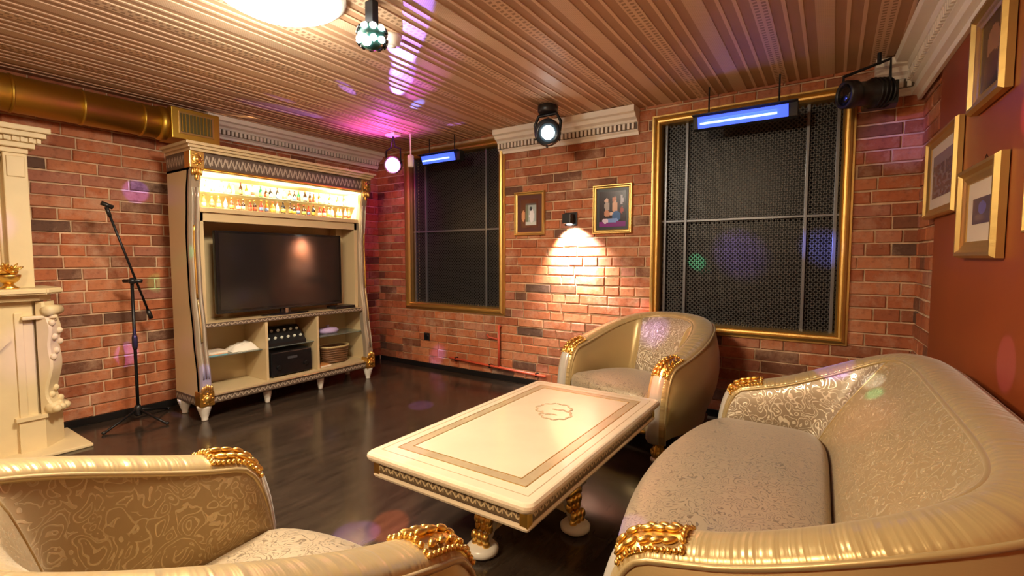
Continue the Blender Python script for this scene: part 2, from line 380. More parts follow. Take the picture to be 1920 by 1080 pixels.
def lay_bricks(parent, L, holes, hidden, M, ext=(0, None), zmin=.06):
    rng = random.Random(len(parent.name) * 7 + 3); pitch = .0935; mj = .011
    L0, L1 = ext[0], ext[1] or L
    out = []; z = zmin; row = 0
    while z < H - .02:
        hh = min(pitch - mj, H - z - .002)
        x = L0 - rng.random() * .2
        while x < L1:
            ln = rng.choice((.30, .30, .145)) * rng.uniform(.92, 1.06); a, b = x, x + ln; x = b + mj
            a, b = max(a, L0 + .003), min(b, L1 - .003)
            segs = [(a, b)]
            for (h0, h1, hz0, hz1) in holes:
                if z + hh > hz0 and z < hz1:
                    ns = []
                    for (s0, s1) in segs:
                        if s1 <= h0 or s0 >= h1: ns.append((s0, s1))
                        else:
                            if s0 < h0: ns.append((s0, h0))
                            if s1 > h1: ns.append((h1, s1))
                    segs = ns
            for (s0, s1) in segs:
                if s1 - s0 > .03: out.append((s0, s1, z + rng.uniform(-.0015, .0015), hh * rng.uniform(.95, 1.0), rng.uniform(-.003, .002)))
        z += pitch; row += 1
    sc = []
    for b in out:
        c = M @ Vector(((b[0] + b[1]) / 2, 0, b[2] + .04)); q = pix(c); vis = 0
        if q and -20 < q[0] < 1940 and -10 < q[1] < 1090:
            if not any(h[0] < b[0] and b[1] < h[1] and h[2] < b[2] < h[3] for h in hidden): vis = 1
        sc.append(((-vis, q[2] if q else 99), b))
    sc.sort(key=lambda s: s[0])
    sep = [b for s, b in sc[:296] if s[0] == -1]; rest = [b for s, b in sc if b not in sep]
    for b in sep:
        ln = b[1] - b[0]; key = (round(ln / .02), rng.randrange(3))
        if key not in BM: BM[key] = brick_mesh(key[0] * .02, .0825)
        o = bpy.data.objects.new('brick', BM[key]); COL.objects.link(o); o.parent = parent
        o.location = (b[0], -.0005 + b[4], b[2]); o.scale = (ln / (key[0] * .02), 1, b[3] / .0825)
    bm = bmesh.new()
    for b in rest: box(bm, b[0], -.012 + b[4], b[2], b[1], .001, b[2] + b[3])
    if rest: tag(mesh_obj('brick', bm, BRICK, parent), kind='stuff')
bpy.context.view_layer.update()
Mb = Matrix.Translation((XL, YB, 0)); Ml = Matrix.Translation((XL, YN, 0)) @ Matrix.Rotation(R(90), 4, 'Z'); Mr = Matrix.Translation(WA) @ Matrix.Rotation(RANG, 4, 'Z')
lay_bricks(wb, .49 - XL, [(W1[0] - .06, W1[1] + .06, W1[2] - .06, W1[3] + .06), (W2[0] - .06, W2[1] + .06, W2[2] - .06, W2[3] + .06)], [(3.45, 5.6, 0, .62)], Mb)
lay_bricks(wl, YB - YN, [], [(0, 2.55, 0, 2.3), (3.45, 5.1, .1, 2.1), (0, 3.4, 2.42, 2.7)], Ml)
lay_bricks(wr, RL, [], [], Mr, ext=(0, .62))

def strip(name, M, x0, x1, dz=.06, d=.022):
    o = mesh_obj(name, B(x0, -d, .0005, x1, -.013, dz, bev=.003), BASEB, loc=M.translation, rot=M.to_euler()); tag(o, kind='structure')
strip('baseboard_back', Mb, .03, 5.46); strip('baseboard_left', Ml, 2.71, YB - YN - .03); 
o = mesh_obj('baseboard_right', B(.03, -.045, .0005, RL, -.031, .07), BASEB, loc=WA, rot=(0, 0, RANG)); tag(o, kind='structure')

# crown mouldings with dentils
def cornice(name, M, x0, x1, dent=.035, s=1.0):
    bm = bmesh.new(); b = -.013
    prof = [(b, H - .24 * s), (-.035, H - .24 * s), (-.04, H - .215 * s), (-.06, H - .20 * s), (-.06, H - .135 * s), (-.075, H - .135 * s), (-.085, H - .115 * s), (-.12, H - .10 * s), (-.135, H - .07 * s), (-.165, H - .06 * s), (-.165, H - .008), (b, H - .008)]
    extr(bm, prof, x0, x1)
    o = mesh_obj(name, bm, WHITE, loc=M.translation, rot=M.to_euler()); tag(o, kind='structure')
    bm = bmesh.new(); box(bm, x0 + .004, -.066, H - .195 * s, x1 - .004, -.0595, H - .138 * s); mesh_obj('shadow_groove', bm, BROWN, o)  # dark brown strip paints the shade between the dentils
    n = int((x1 - x0) / dent)
    me = B(0, 0, 0, dent * .52, .024, .052 * s); first = None
    for k in range(n):
        if first is None:
            first = mesh_obj('dentil', me, WHITE, o); q = first
        else:
            q = first.copy(); COL.objects.link(q); q.parent = o
        q.location = (x0 + .01 + dent * k, -.083, H - .192 * s)
    return o
cornice('trim_1', Ml, 3.80, YB - YN - .02, .04, .82)
cornice('trim_2', Mb, 1.98, 3.51, .042)
cornice('trim_3', Mb, 5.20, 5.47, .042)
# right wall crown: wide, stepped, running back over the camera
bm = bmesh.new(); b = -.031
prof = [(b, 2.42), (-.05, 2.42), (-.055, 2.45), (-.085, 2.46), (-.09, 2.49), (-.075, 2.495), (-.075, 2.53), (-.10, 2.54), (-.10, 2.60), (-.12, 2.61), (-.13, 2.645), (-.19, 2.655), (-.20, 2.69), (b, 2.69)]
extr(bm, prof, 0.03, RL - .02); o3 = mesh_obj('trim_4', bm, WHITE, loc=WA, rot=(0, 0, RANG)); tag(o3, kind='structure')
me = B(0, 0, 0, .022, .022, .05); f_ = mesh_obj('dentil', me, WHITE, o3); f_.location = (.05, -.121, 2.545)
for k in range(1, 70):
    q = f_.copy(); COL.objects.link(q); q.parent = o3; q.location = (.05 + .042 * k, -.121, 2.545)

# windows: gilt frame, steel lattice, bars, night glass
def window(idx, h):
    x0, x1, z0, z1 = h; o = empty('window_%d' % idx, (XL, YB, 0)); tag(o, kind='structure')
    bm = bmesh.new(); mould(bm, x0, z0, x1, z1, [(-.001, .10), (-.001, -.015), (.012, -.035), (.022, -.022), (.034, -.024), (.044, -.055), (.058, -.050), (.066, -.028), (.078, -.028), (.082, -.015), (.082, -.001)])
    mesh_obj('window_frame', bm, GOLDF, o)
    mesh_obj('pane', B(x0, .150, z0, x1, .158, z1), NIGHT, o)
    # lattice
    bm = bmesh.new(); p = .0375; y = .075; wd = .0042
    def bar(a, b):
        d = (Vector(b) - Vector(a)); n = Vector((-d.z, 0, d.x)).normalized() * wd; a = Vector(a); b = Vector(b)
        vs = [a - n, a + n, b + n, b - n]; v1 = [bm.verts.new(v + Vector((0, y, 0))) for v in vs]; v2 = [bm.verts.new(v + Vector((0, y + .004, 0))) for v in vs]
        bm.faces.new(v1); bm.faces.new(v2[::-1])
        for k in range(4): bm.faces.new((v1[k], v2[k], v2[(k + 1) % 4], v1[(k + 1) % 4]))
    w_, h_ = x1 - x0, z1 - z0; asp = 1.0
    k = -int(h_ / p)
    while k * p < w_:
        s = k * p
        # rising diagonal x = s + t, z = t
        t0, t1 = max(0, -s), min(h_, w_ - s)
        if t1 > t0: bar((x0 + s + t0, 0, z0 + t0), (x0 + s + t1, 0, z0 + t1)); bar((x0 + s + t0, 0, z1 - t0), (x0 + s + t1, 0, z1 - t1))
        k += 1
    tag(mesh_obj('lattice', bm, GRILL, o), kind='stuff')
    for fx, r_ in ((.155, .011), (.835, .011), (.02, .012), (.98, .012)):
        mesh_obj('upright_bar', B(x0 + w_ * fx - r_, .045, z0, x0 + w_ * fx + r_, .072, z1, bev=.003), BARS, o)
    mesh_obj('cross_bar', B(x0, .048, 1.665, x1, .070, 1.685, bev=.003), BARS, o)
    return o
window(1, W1); window(2, W2)

# ------------------------------------------------------------------ fixtures on wall_back
def uv_lamp(x, w_, z, label, yaw=0):
    o = empty('ultraviolet_lamp', (x, 4.06, z), 0, label, 'lamp', 'ultraviolet bar lamps over the windows')
    bm = B(-w_ / 2 - .06, -.03, -.02, w_ / 2 + .08, .05, .085, bev=.006); box(bm, -w_ / 2 - .06, -.085, .078, w_ / 2 + .08, -.02, .085); mesh_obj('housing', bm, BLACK, o)
    bm = bmesh.new(); extr(bm, [(-.031, -.018), (-.062, .062), (-.058, .066), (-.028, -.012)], -w_ / 2 - .02, w_ / 2 + .02); mesh_obj('reflector', bm, UVT, o)
    bm = bmesh.new(); tube(bm, [(-w_ / 2, -.056, .012), (w_ / 2 - .05, -.056, .012)], .008); mesh_obj('tube', bm, UVH, o, True)
    for sx in (-1, 1):
        bm = bmesh.new(); tube(bm, [(sx * w_ * .42, .02, .08), (sx * w_ * .42, .02, H - z - .007)], .006, 8); mesh_obj('hanger', bm, BLACKM, o)
uv_lamp(-.61, .58, 2.385, 'long blue glowing ultraviolet bar lamp hung over the large right window')
uv_lamp(-3.66, .44, 2.425, 'shorter violet ultraviolet bar lamp hung over the narrow left window')

def moving_head(name, loc, tgt, label):
    o = empty(name, loc, 0, label, 'stage light')
    z = H - .007 - loc[2]
    mesh_obj('base', lath([(.0, z - .075), (.075, z - .075), (.088, z - .06), (.088, z - .012), (.06, z)], 24), BLACK, o, True)
    bm = bmesh.new()
    tube(bm, [(-.12, 0, .0), (-.13, 0, .08), (-.09, 0, z - .085), (.09, 0, z - .085), (.13, 0, .08), (.12, 0, 0)], .014, 8); mesh_obj('yoke', bm, BLACKM, o, True)
    d = (Vector(tgt) - Vector(loc)).normalized(); q = Vector((0, 0, 1)).rotation_difference(d).to_matrix()
    bm = bmesh.new(); lathe(bm, [(.03, -.13), (.085, -.11), (.115, -.04), (.118, .03), (.10, .075), (.085, .085), (.075, .07)], 28, M=q.to_4x4()); mesh_obj('head', bm, plain('blue_black_shell', (.02, .035, .05), .25), o, True)
    bm = bmesh.new(); lathe(bm, [(.058, .071), (.050, .078), (.02, .082)], 24, M=q.to_4x4()); mesh_obj('lens', bm, LED1, o, True)
    for a in range(6):
        an = a * PI / 3
        bm = bmesh.new(); box(bm, .105, -.008, -.06, .128, .008, .05, M=(q @ Matrix.Rotation(an, 3, 'Z')).to_4x4()); mesh_obj('cooling_fin', bm, BLACK, o)
    return o
def lath(prof, n=20, **k):
    bm = bmesh.new(); lathe(bm, prof, n, **k); return bm
moving_head('moving_head_light', (-2.13, 3.76, 2.455), (0, .3, 1.4), 'round black moving head light with a white lens before the back crown moulding')

# disco light near the ceiling light
o = empty('disco_light', (-2.06, 1.76, 2.515), 0, 'small dark disco light with green white star glare on the ceiling', 'stage light')
mesh_obj('bracket', B(-.03, -.02, .05, .03, .02, H - 2.515 - .007, bev=.004), BLACKM, o)
bm = bmesh.new(); blob(bm, (0, 0, 0), (.075, .075, .068), sub=3); mesh_obj('shell', bm, plain('teal_shell', (.02, .07, .06), .2), o, True)
for k in range(10):
    a = k * 2 * PI / 10
    for zz in (-.03, .025):
        bm = bmesh.new(); c = Vector((math.cos(a) * .066, math.sin(a) * .066, zz)); q = Vector((0, 0, 1)).rotation_difference(c).to_matrix()
        lathe(bm, [(.016, 0), (.018, .012), (.010, .014)], 12, c=c, M=q.to_4x4()); mesh_obj('lens', bm, LED1 if (math.cos(a) + .2) * 1 - math.sin(a) > .9 or k in (7, 8) and zz < 0 else BLACKG, o, True)
bm = bmesh.new(); blob(bm, (.02, -.055, -.045), (.026, .026, .026)); mesh_obj('bright_lens', bm, LED1, o, True)
# smoke detector
o = empty('smoke_detector', (-2.27, 2.09, H - .007), 0, 'small round white smoke detector on the ceiling beside the disco light', 'smoke detector')
mesh_obj('housing', lath([(.03, -.062), (.046, -.055), (.05, -.035), (.058, -.02), (.06, 0)], 28), plain('white_plastic', (.85, .78, .70), .4), o, True)
mesh_obj('sensor_cap', lath([(.008, -.072), (.022, -.068), (.026, -.0615)], 20), WHITE, o, True)

# par lamp in the corner
o = empty('par_lamp', tuple(PAR + Vector((-.02, .06, 0))), 0, 'glaring magenta LED lamp hung in the corner above the cabinet', 'stage light')
z = H - .007 - PAR.z
mesh_obj('ceiling_plate', B(-.07, -.05, z - .03, .07, .05, z, bev=.005), WHITE, o)
bm = bmesh.new(); tube(bm, [(-.11, 0, 0), (-.11, 0, .16), (-.03, 0, .19), (0, 0, z - .03), (.03, 0, .19), (.11, 0, .16), (.11, 0, 0)], .009, 8); mesh_obj('yoke', bm, BLACKM, o, True)
q = Vector((0, 0, 1)).rotation_difference(Vector((.55, -.75, -.25)).normalized()).to_matrix().to_4x4()
mesh_obj('lamp_can', lath([(.05, -.06), (.09, -.05), (.095, .05), (.085, .055), (.080, .04)], 28, M=q), plain('can_metal', (.3, .2, .28), .3, .8), o, True)
mesh_obj('lens', lath([(.078, .041), (.06, .046), (.01, .048)], 24, M=q), LED2, o, True)
o = empty('spot_lamp', (-3.86, 3.80, 2.40), 0, 'small white cylindrical spot lamp just right of the magenta lamp', 'stage light')
bm = bmesh.new(); tube(bm, [(0, 0, .06), (0, 0, 2.693 - 2.40)], .008, 8); mesh_obj('stem', bm, WHITE, o)
mesh_obj('lamp_body', lath([(.03, -.06), (.034, -.05), (.034, .06), (.02, .07)], 20), WHITE, o, True)

# ceiling dome lights (the left one shows at the top edge of the photo)
def dome(loc, label, r=.34):
    o = empty('ceiling_lamp', loc, 0, label, 'ceiling lamp')
    mesh_obj('rim', lath([(r * .98, -.03), (r * 1.03, -.022), (r * 1.03, 0)], 40), WHITE, o, True)
    mesh_obj('diffuser', lath([(.01, -.115), (r * .35, -.108), (r * .7, -.08), (r * .92, -.045), (r * .965, -.028)], 40), DOME, o, True)
dome((-2.36, 1.43, H - .007), 'large round glaring white ceiling lamp near the disco light', .31)
dome((-1.5, -.75, H - .007), 'round white ceiling lamp behind the near armchair')

# gobo projector near the right window
o = empty('gobo_projector', (.15, 4.02, 2.44), 0, 'black cylindrical projector spotlight on a square bracket above the right window', 'stage light')
q = Vector((0, 0, 1)).rotation_difference(Vector((-.80, -.55, -.06)).normalized()).to_matrix().to_4x4()
mesh_obj('body', lath([(.06, -.15), (.088, -.14), (.092, -.02), (.078, -.01), (.078, .08), (.09, .09), (.09, .15), (.075, .16), (.07, .145)], 28, M=q), BLACK, o, True)
mesh_obj('lens', lath([(.069, .146), (.04, .152), (.01, .154)], 20, M=q), BLACKG, o, True)
mesh_obj('rear_box', B(-.02, .02, -.08, .17, .17, .07, bev=.01), BLACK, o)
bm = bmesh.new(); tube(bm, [(-.13, .02, 0), (-.13, .02, .14), (.12, .0, .20), (.12, .0, 0)], .011, 8); mesh_obj('bracket', bm, BLACKM, o)
bm = bmesh.new(); tube(bm, [(.06, .01, .18), (.06, .01, 2.693 - 2.44)], .012, 8); mesh_obj('stem', bm, BLACKM, o)
for k in range(4):
    mesh_obj('cooling_ring', lath([(.08, -.128 + k * .028), (.098, -.126 + k * .028), (.098, -.118 + k * .028), (.08, -.116 + k * .028)], 24, M=q), BLACKM, o, True)

# sconce
o = empty('wall_sconce', (-2.165, YB - .013, 1.735), 0, 'small black wall sconce throwing white light down the bricks', 'wall lamp')
mesh_obj('back_plate', B(-.065, -.018, -.065, .065, 0, .065, bev=.004), BLACKM, o)
mesh_obj('shade', B(-.045, -.115, -.05, .045, -.018, .045, bev=.006), BLACK, o)
mesh_obj('bulb_glass', lath([(.02, -.062), (.026, -.056), (.026, -.0505)], 16, c=(0, -.045, 0)), LED1, o, True)
light('SPOT', 'sconce_light', (-2.165, YB - .14, 1.64), 420, (1, .95, .86), .02, target=(-2.13, YB + .02, 1.41), spot=R(110), blend=.9)

# picture frames
def paint(w_, h_, fn, nx=26, nz=34):
    bm = bmesh.new(); lay = bm.loops.layers.float_color.new('ink')
    V = [[bm.verts.new((w_ * (i / nx - .5), 0, h_ * (j / nz - .5))) for i in range(nx + 1)] for j in range(nz + 1)]
    for j in range(nz):
        for i in range(nx):
            f = bm.faces.new((V[j][i], V[j][i + 1], V[j + 1][i + 1], V[j + 1][i])); c = fn((i + .5) / nx, (j + .5) / nz)
            for l in f.loops: l[lay] = (*c, 1)
    return bm
INK, t_, b_ = nt('print_ink'); a_ = t_.nodes.new('ShaderNodeAttribute'); a_.attribute_name = 'ink'; t_.links.new(a_.outputs['Color'], b_.inputs['Base Color']); b_.inputs['Roughness'].default_value = .25
def ell(u, v, cx, cy, rx, ry): return ((u - cx) / rx) ** 2 + ((v - cy) / ry) ** 2 < 1
def pic1(u, v):
    c = (.12, .035, .02)
    if .26 < u < .90 and .10 < v < .86:
        c = (.38, .46, .48)
        if u < .42: c = (.16, .20, .15)
        if v < .22: c = (.62, .68, .66)
        if ell(u, v, .62, .42, .14, .24): c = (.80, .80, .86)
        if ell(u, v, .58, .66, .07, .07): c = (.04, .05, .07)
        if v > .80: c = (.10, .08, .08)
    if ell(u, v, .14, .42, .10, .2): c = (.65, .30, .16)
    return c
def pic2(u, v):
    c = (.025, .006, .01)
    if v < .14: c = (.20, .02, .22)
    if ell(u, v, .28, .74, .08, .07): c = (.70, .48, .40)
    if ell(u, v, .30, .58, .10, .14): c = (.42, .36, .34)
    if ell(u, v, .30, .38, .12, .09): c = (.55, .26, .16)
    if ell(u, v, .58, .76, .08, .08): c = (.60, .25, .16)
    if ell(u, v, .60, .55, .11, .18): c = (.72, .42, .28)
    if ell(u, v, .50, .37, .10, .05): c = (.75, .55, .45)
    if ell(u, v, .66, .30, .16, .14): c = (.03, .12, .35)
    if ell(u, v, .45, .18, .28, .07): c = (.20, .34, .75)
    if ell(u, v, .24, .17, .12, .07): c = (.7, .6, .8)
    if ell(u, v, .85, .74, .06, .14): c = (.45, .42, .5)
    if ell(u, v, .86, .45, .05, .10): c = (.35, .04, .03)
    return c
def pic3(u, v):
    c = (.10, .07, .10)
    if noise.noise(Vector((u * 9, v * 12, 1))) > .08: c = (.20, .15, .17)
    if v > .75: c = (.18, .16, .2)
    return c
def pic4(u, v):
    c = (.05, .035, .09)
    if ell(u, v, .55, .6, .22, .25): c = (.08, .08, .35)
    if ell(u, v, .4, .25, .3, .12): c = (.12, .08, .12)
    return c
def pic5(u, v):
    c = (.05, .03, .02)
    if ell(u, v, .5, .6, .25, .25): c = (.30, .14, .08)
    if ell(u, v, .45, .3, .3, .2): c = (.12, .05, .03)
    return c
def picture(M, x, z, w_, h_, fw, mat_w, fn, label, depth=.03, y=-.014, matcol=None):
    p = M @ Vector((x, y, z))
    o = empty('framed_picture', p, M.to_euler().z, label, 'picture', 'gilt framed pictures')
    iw, ih = w_ / 2 - fw, h_ / 2 - fw
    bm = bmesh.new(); mould(bm, -iw, -ih, iw, ih, [(-.002, -.004), (-.002, -.014), (fw * .15, -.018), (fw * .3, -depth * .6), (fw * .45, -depth * .65), (fw * .65, -depth), (fw * .85, -depth), (fw, -depth * .6), (fw, 0)])
    mesh_obj('frame', bm, GOLDF, o)
    mesh_obj('backing', B(-iw - .004, -.006, -ih - .004, iw + .004, -.001, ih + .004), BROWN, o)
    if mat_w: mesh_obj('mount', B(-iw, -.009, -ih, iw, -.0062, ih), matcol or plain('mount_card', (.62, .52, .40), .8), o)
    q = paint((iw - mat_w) * 2, (ih - mat_w) * 2, fn); mesh_obj('print', q, INK, o, loc=(0, -.0105, 0))
    bm = bmesh.new(); tube(bm, [(-iw * .6, -.003, ih), (0, -.003, h_ / 2 + .03), (iw * .6, -.003, ih)], .0015, 5); mesh_obj('hanging_wire', bm, BLACKM, o)
MRED = plain('mount_maroon', (.10, .03, .02), .7)
picture(Mb, -2.645 - XL, 1.815, .37, .455, .035, .045, lambda u, v: pic1(u, v), 'small gilt framed picture of a white dressed figure left of the sconce', matcol=MRED)
picture(Mb, -1.735 - XL, 1.81, .39, .46, .035, .03, pic2, 'small gilt framed picture of two seated figures right of the sconce', matcol=BLACK)
picture(Mr, .83, 1.81, .68, .46, .05, .06, pic3, 'gilt framed picture nearest the brick corner on the red wall', .035, y=-.034)
picture(Mr, 1.55, 1.55, .53, .40, .07, .075, pic4, 'gilt framed picture with blue print, lower of the pair on the red wall', .04, y=-.034)
picture(Mr, 1.58, 2.19, .44, .42, .065, .0, pic5, 'dark gilt framed picture hung highest on the red wall', .04, y=-.034)
picture(Mr, 2.27, 1.515, .40, .17, .03, .04, pic3, 'gilt framed picture cut off by the right edge of the photo', .03, y=-.034)

# red heating pipes low on the back wall
o = empty('red_pipe', (-3.05, YB - .055, 0), 0, 'thin red painted pipe low on the back brick wall', 'pipe')
bm = bmesh.new(); tube(bm, [(-.68, 0, .175), (.62, 0, .125)], .014, 10); mesh_obj('level_pipe', bm, PIPE, o, True)
bm = bmesh.new(); tube(bm, [(.03, .0, .16), (.03, 0, .60)], .013, 10); mesh_obj('riser', bm, PIPE, o, True)
bm = bmesh.new(); tube(bm, [(.03, 0, .46), (-.10, 0, .47), (-.13, 0, .50)], .011, 8); mesh_obj('branch', bm, PIPE, o, True)
bm = bmesh.new(); tube(bm, [(.03, 0, .60), (.03, .034, .60)], .014, 8); mesh_obj('elbow', bm, PIPE, o, True)
for x in (-.6, -.1, .5): mesh_obj('clip', B(x, -.012, .17 - (x + .68) * .038 - .02, x + .02, .034, .17 - (x + .68) * .038 + .022), BLACKM, o)
o = empty('wall_socket', (-4.13, YB - .013, .385), 0, 'small dark wall socket low beside the corner', 'socket')
mesh_obj('plate', B(-.045, -.012, -.045, .045, 0, .045, bev=.004), BLACK, o); mesh_obj('socket_face', lath([(.03, -.016), (.034, -.012)], 16, axis='Y'), BLACKG, o) 

# ------------------------------------------------------------------ golden duct on the left wall
o = empty('ventilation_duct', (-4.80, -1.62 + .03, 2.495), 0, 'gold ventilation duct with a grille box under the ceiling at left', 'duct')
bm = bmesh.new(); tube(bm, [(0, 0, 0), (0, 3.42, 0)], .128, 36); mesh_obj('pipe', bm, BRASS, o, True)
for k in range(9):
    y = .2 + k * .38
    bm = bmesh.new(); tube(bm, [(0, y, 0), (0, y + .006, 0), (0, y + .014, 0), (0, y + .02, 0)], [.129, .134, .134, .129], 36); mesh_obj('seam', bm, BRASS, o, True)
bm = bmesh.new(); tube(bm, [(0, 3.36, 0), (0, 3.38, 0), (0, 3.42, 0)], [.13, .142, .142], 36); mesh_obj('collar', bm, BRASS, o, True)
mesh_obj('end_box', B(-.13, 3.42, -.13, .15, 3.80, .13, bev=.006), BRASS, o)
gr = mesh_obj('grille_frame', B(.145, 3.47, -.085, .156, 3.75, .10, bev=.003), GOLDF, o)
mesh_obj('grille_recess', B(.154, 3.485, -.07, .158, 3.735, .085), plain('grille_dark', (.12, .10, .03), .5), o)
for k in range(9): mesh_obj('grille_slat', B(.157, 3.492 + k * .0275, -.068, .166, 3.498 + k * .0275, .083), BRASS, gr)
for y in (.6, 2.2): 
    bm = bmesh.new(); tube(bm, [(0, y, .12), (0, y, 2.693 - 2.495)], .01, 8); mesh_obj('hanger', bm, BLACKM, o)

# ------------------------------------------------------------------ fireplace
F = empty('fireplace', (-4.97, .40, 0), R(90), 'cream carved stone fireplace with an overmantel at the left edge', 'fireplace')
# local: x = along wall (world y), y = -(world x)
XW = .60   # half width
D1 = -.40
bm = bmesh.new()
def plan(bm, pts, z0, z1):
    a = [bm.verts.new((x, y, z0)) for x, y in pts]; b = [bm.verts.new((x, y, z1)) for x, y in pts]; n = len(pts)
    for k in range(n): bm.faces.new((a[k], a[(k + 1) % n], b[(k + 1) % n], b[k]))
    bm.faces.new(a[::-1]); bm.faces.new(b)
for s in (-1, 1):
    plan(bm, [(s * .22, 0), (s * .22, D1), (s * .50, D1), (s * .58, D1 + .09), (s * .58, 0)], .0, 1.08)
box(bm, -.22, D1, .78, .22, 0, 1.08); box(bm, -.22, -.05, 0, .22, 0, .78)
mesh_obj('surround', bm, STONE, F)
# raised front panel with an arched lower edge
bm = bmesh.new(); pts = []
for k in range(13):
    a = PI * k / 12; pts.append((.30 * math.cos(a), .70 + .12 * math.sin(a)))
rows = [[(x, D1 - .03, z) for x, z in pts], [(x * 1.28, D1 - .03, max(z + .10, .80)) for x, z in pts]]; grid(bm, rows)
rows = [[(x, D1 - .03, z) for x, z in pts], [(x, D1, z) for x, z in pts]]; grid(bm, rows); mesh_obj('arch_moulding', bm, STONE, F, True)
mesh_obj('firebox', B(-.215, -.30, .02, .215, -.055, .775), BLACK, F)
for s in (-1, 1):
    for (a, b) in ((.25, .29), (.41, .45)):
        mesh_obj('front_rib', B(s * a if s > 0 else -b, D1 - .014, .20, s * b if s > 0 else -a, D1 + .001, .98, bev=.004), STONE, F)
    mesh_obj('cap_block', B(*( (.44, D1 - .05, .93, .62, -.1, .955) if s > 0 else (-.62, D1 - .05, .93, -.44, -.1, .955)), bev=.008), STONE, F)
    # plinth
    bm = bmesh.new(); plan(bm, [(s * .40, -.02), (s * .40, D1 - .03), (s * .53, D1 - .03), (s * .655, D1 + .11), (s * .655, -.02)], 0, .24); mesh_obj('plinth', bm, STONE, F)
    bm = bmesh.new(); plan(bm, [(s * .385, -.02), (s * .385, D1 - .045), (s * .54, D1 - .045), (s * .67, D1 + .105), (s * .67, -.02)], .24, .265); mesh_obj('plinth_cap', bm, STONE, F)
    # scrolled console on the chamfer
    base = Vector((s * .555, D1 + .03, 0)); nd = Vector((s * .75, -.66, 0)).normalized(); sd = Vector((nd.y, -nd.x, 0))
    def out(z):
        return .055 + .055 * math.exp(-((z - .86) / .10) ** 2) + .05 * math.exp(-((z - .62) / .13) ** 2) - .015 * math.exp(-((z - .42) / .08) ** 2) + .05 * math.exp(-((z - .30) / .05) ** 2)
    bm = bmesh.new(); rows = []
    for i in range(37):
        z = .265 + i * (1.05 - .265) / 36; d = out(z) * .62; hw = .062
        rows.append([base + sd * (-hw) + Vector((0, 0, z)), base + sd * (-hw) + nd * d + Vector((0, 0, z)), base + sd * (-hw * .8) + nd * (d + .012) + Vector((0, 0, z)), base + sd * (hw * .8) + nd * (d + .012) + Vector((0, 0, z)), base + sd * hw + nd * d + Vector((0, 0, z)), base + sd * hw + Vector((0, 0, z))])
    grid(bm, rows); mesh_obj('console', bm, STONE, F)
    bm = bmesh.new()
    for i in range(14):   # acanthus leaves and fruit along the console
        z = (.96, .93, .90, .84, .80, .76, .70, .66, .43, .39, .35, .32, .30, .29)[i]; lx = ((i * 37) % 5 - 2) * .022
        c = base + sd * lx + nd * (out(z) * .62 + .016) + Vector((0, 0, z)); blob(bm, c, (.020, .014, .024), sub=2)
    for i in range(3): blob(bm, base + sd * (.05 * (i - 1)) + nd * (out(.285) * .62 + .022) + Vector((0, 0, .295)), (.028, .028, .028))
    for k in range(2):
        c = base + nd * (.062 if k == 0 else .055) + Vector((0, 0, .985 if k == 0 else .30)); lathe(bm, [(.01, -.07), (.035, -.066), (.038, 0), (.035, .066), (.01, .07)], 18, c=c, M=Vector((0, 0, 1)).rotation_difference(sd).to_matrix().to_4x4())
    mesh_obj('carved_leaves', bm, STONE, F, True)
# mantel shelf: bow ended slab
bm = bmesh.new(); plan(bm, [(-.66, 0), (-.66, D1 - .04), (-.56, D1 - .13), (.56, D1 - .13), (.66, D1 - .04), (.66, 0)], 1.105, 1.145); bmesh.ops.bevel(bm, geom=list(bm.edges), offset=.010, segments=2, affect='EDGES')
mesh_obj('mantel_shelf', bm, STONE, F)
bm = bmesh.new(); plan(bm, [(-.60, 0), (-.60, D1), (-.53, D1 - .06), (.53, D1 - .06), (.60, D1), (.60, 0)], 1.06, 1.104); mesh_obj('shelf_moulding', bm, STONE, F)
# overmantel
D2 = -.30
bm = bmesh.new(); box(bm, -.50, D2, 1.145, .50, -.01, 2.10); mesh_obj('overmantel', bm, STONE, F)
for s in (-1, 1):
    a, b = (.415, .535) if s > 0 else (-.535, -.415)
    mesh_obj('pilaster', B(a, D2 - .05, 1.145, b, -.01, 2.06, bev=.006), STONE, F)
    mesh_obj('pilaster_block', B(a + .015, D2 - .058, 1.90, b - .015, D2 - .048, 2.04, bev=.006), STONE, F)
mesh_obj('panel_head', B(-.40, D2 - .03, 1.93, .40, D2, 2.06, bev=.01), STONE, F)
bm = bmesh.new()
for k in range(24): tube(bm, [(-.395 + k * .0343, D2 - .004, 1.16), (-.395 + k * .0343, D2 - .004, 1.92)], .008, 8)
tag(mesh_obj('reeding', bm, STONE, F, True), kind='stuff')
bm = bmesh.new()
for k in range(9):
    x = -.36 + k * .09; tube(bm, [(x - .045, D2 - .034, 2.04), (x - .02, D2 - .036, 1.99), (x, D2 - .036, 1.975), (x + .02, D2 - .036, 1.99), (x + .045, D2 - .034, 2.04)], .009, 6)
mesh_obj('swag_carving', bm, STONE, F, True)
bm = bmesh.new()
for i, (z, e) in enumerate(((2.06, .02), (2.095, .05), (2.13, .065), (2.165, .10), (2.20, .12))):
    box(bm, -.52 - e, D2 - .04 - e, z, .52 + e, -.01, z + .036, bev=.006)
mesh_obj('overmantel_cornice', bm, STONE, F)
bm = bmesh.new()
for k in range(30): box(bm, -.585 + k * .04, D2 - .118, 2.133, -.585 + k * .04 + .02, D2 - .10, 2.162)
tag(mesh_obj('egg_and_dart', bm, STONE, F), kind='stuff')
mesh_obj('hearth', B(-.78, D1 - .19, 0.001, .74, -.0, .022, bev=.006), STONE, F)
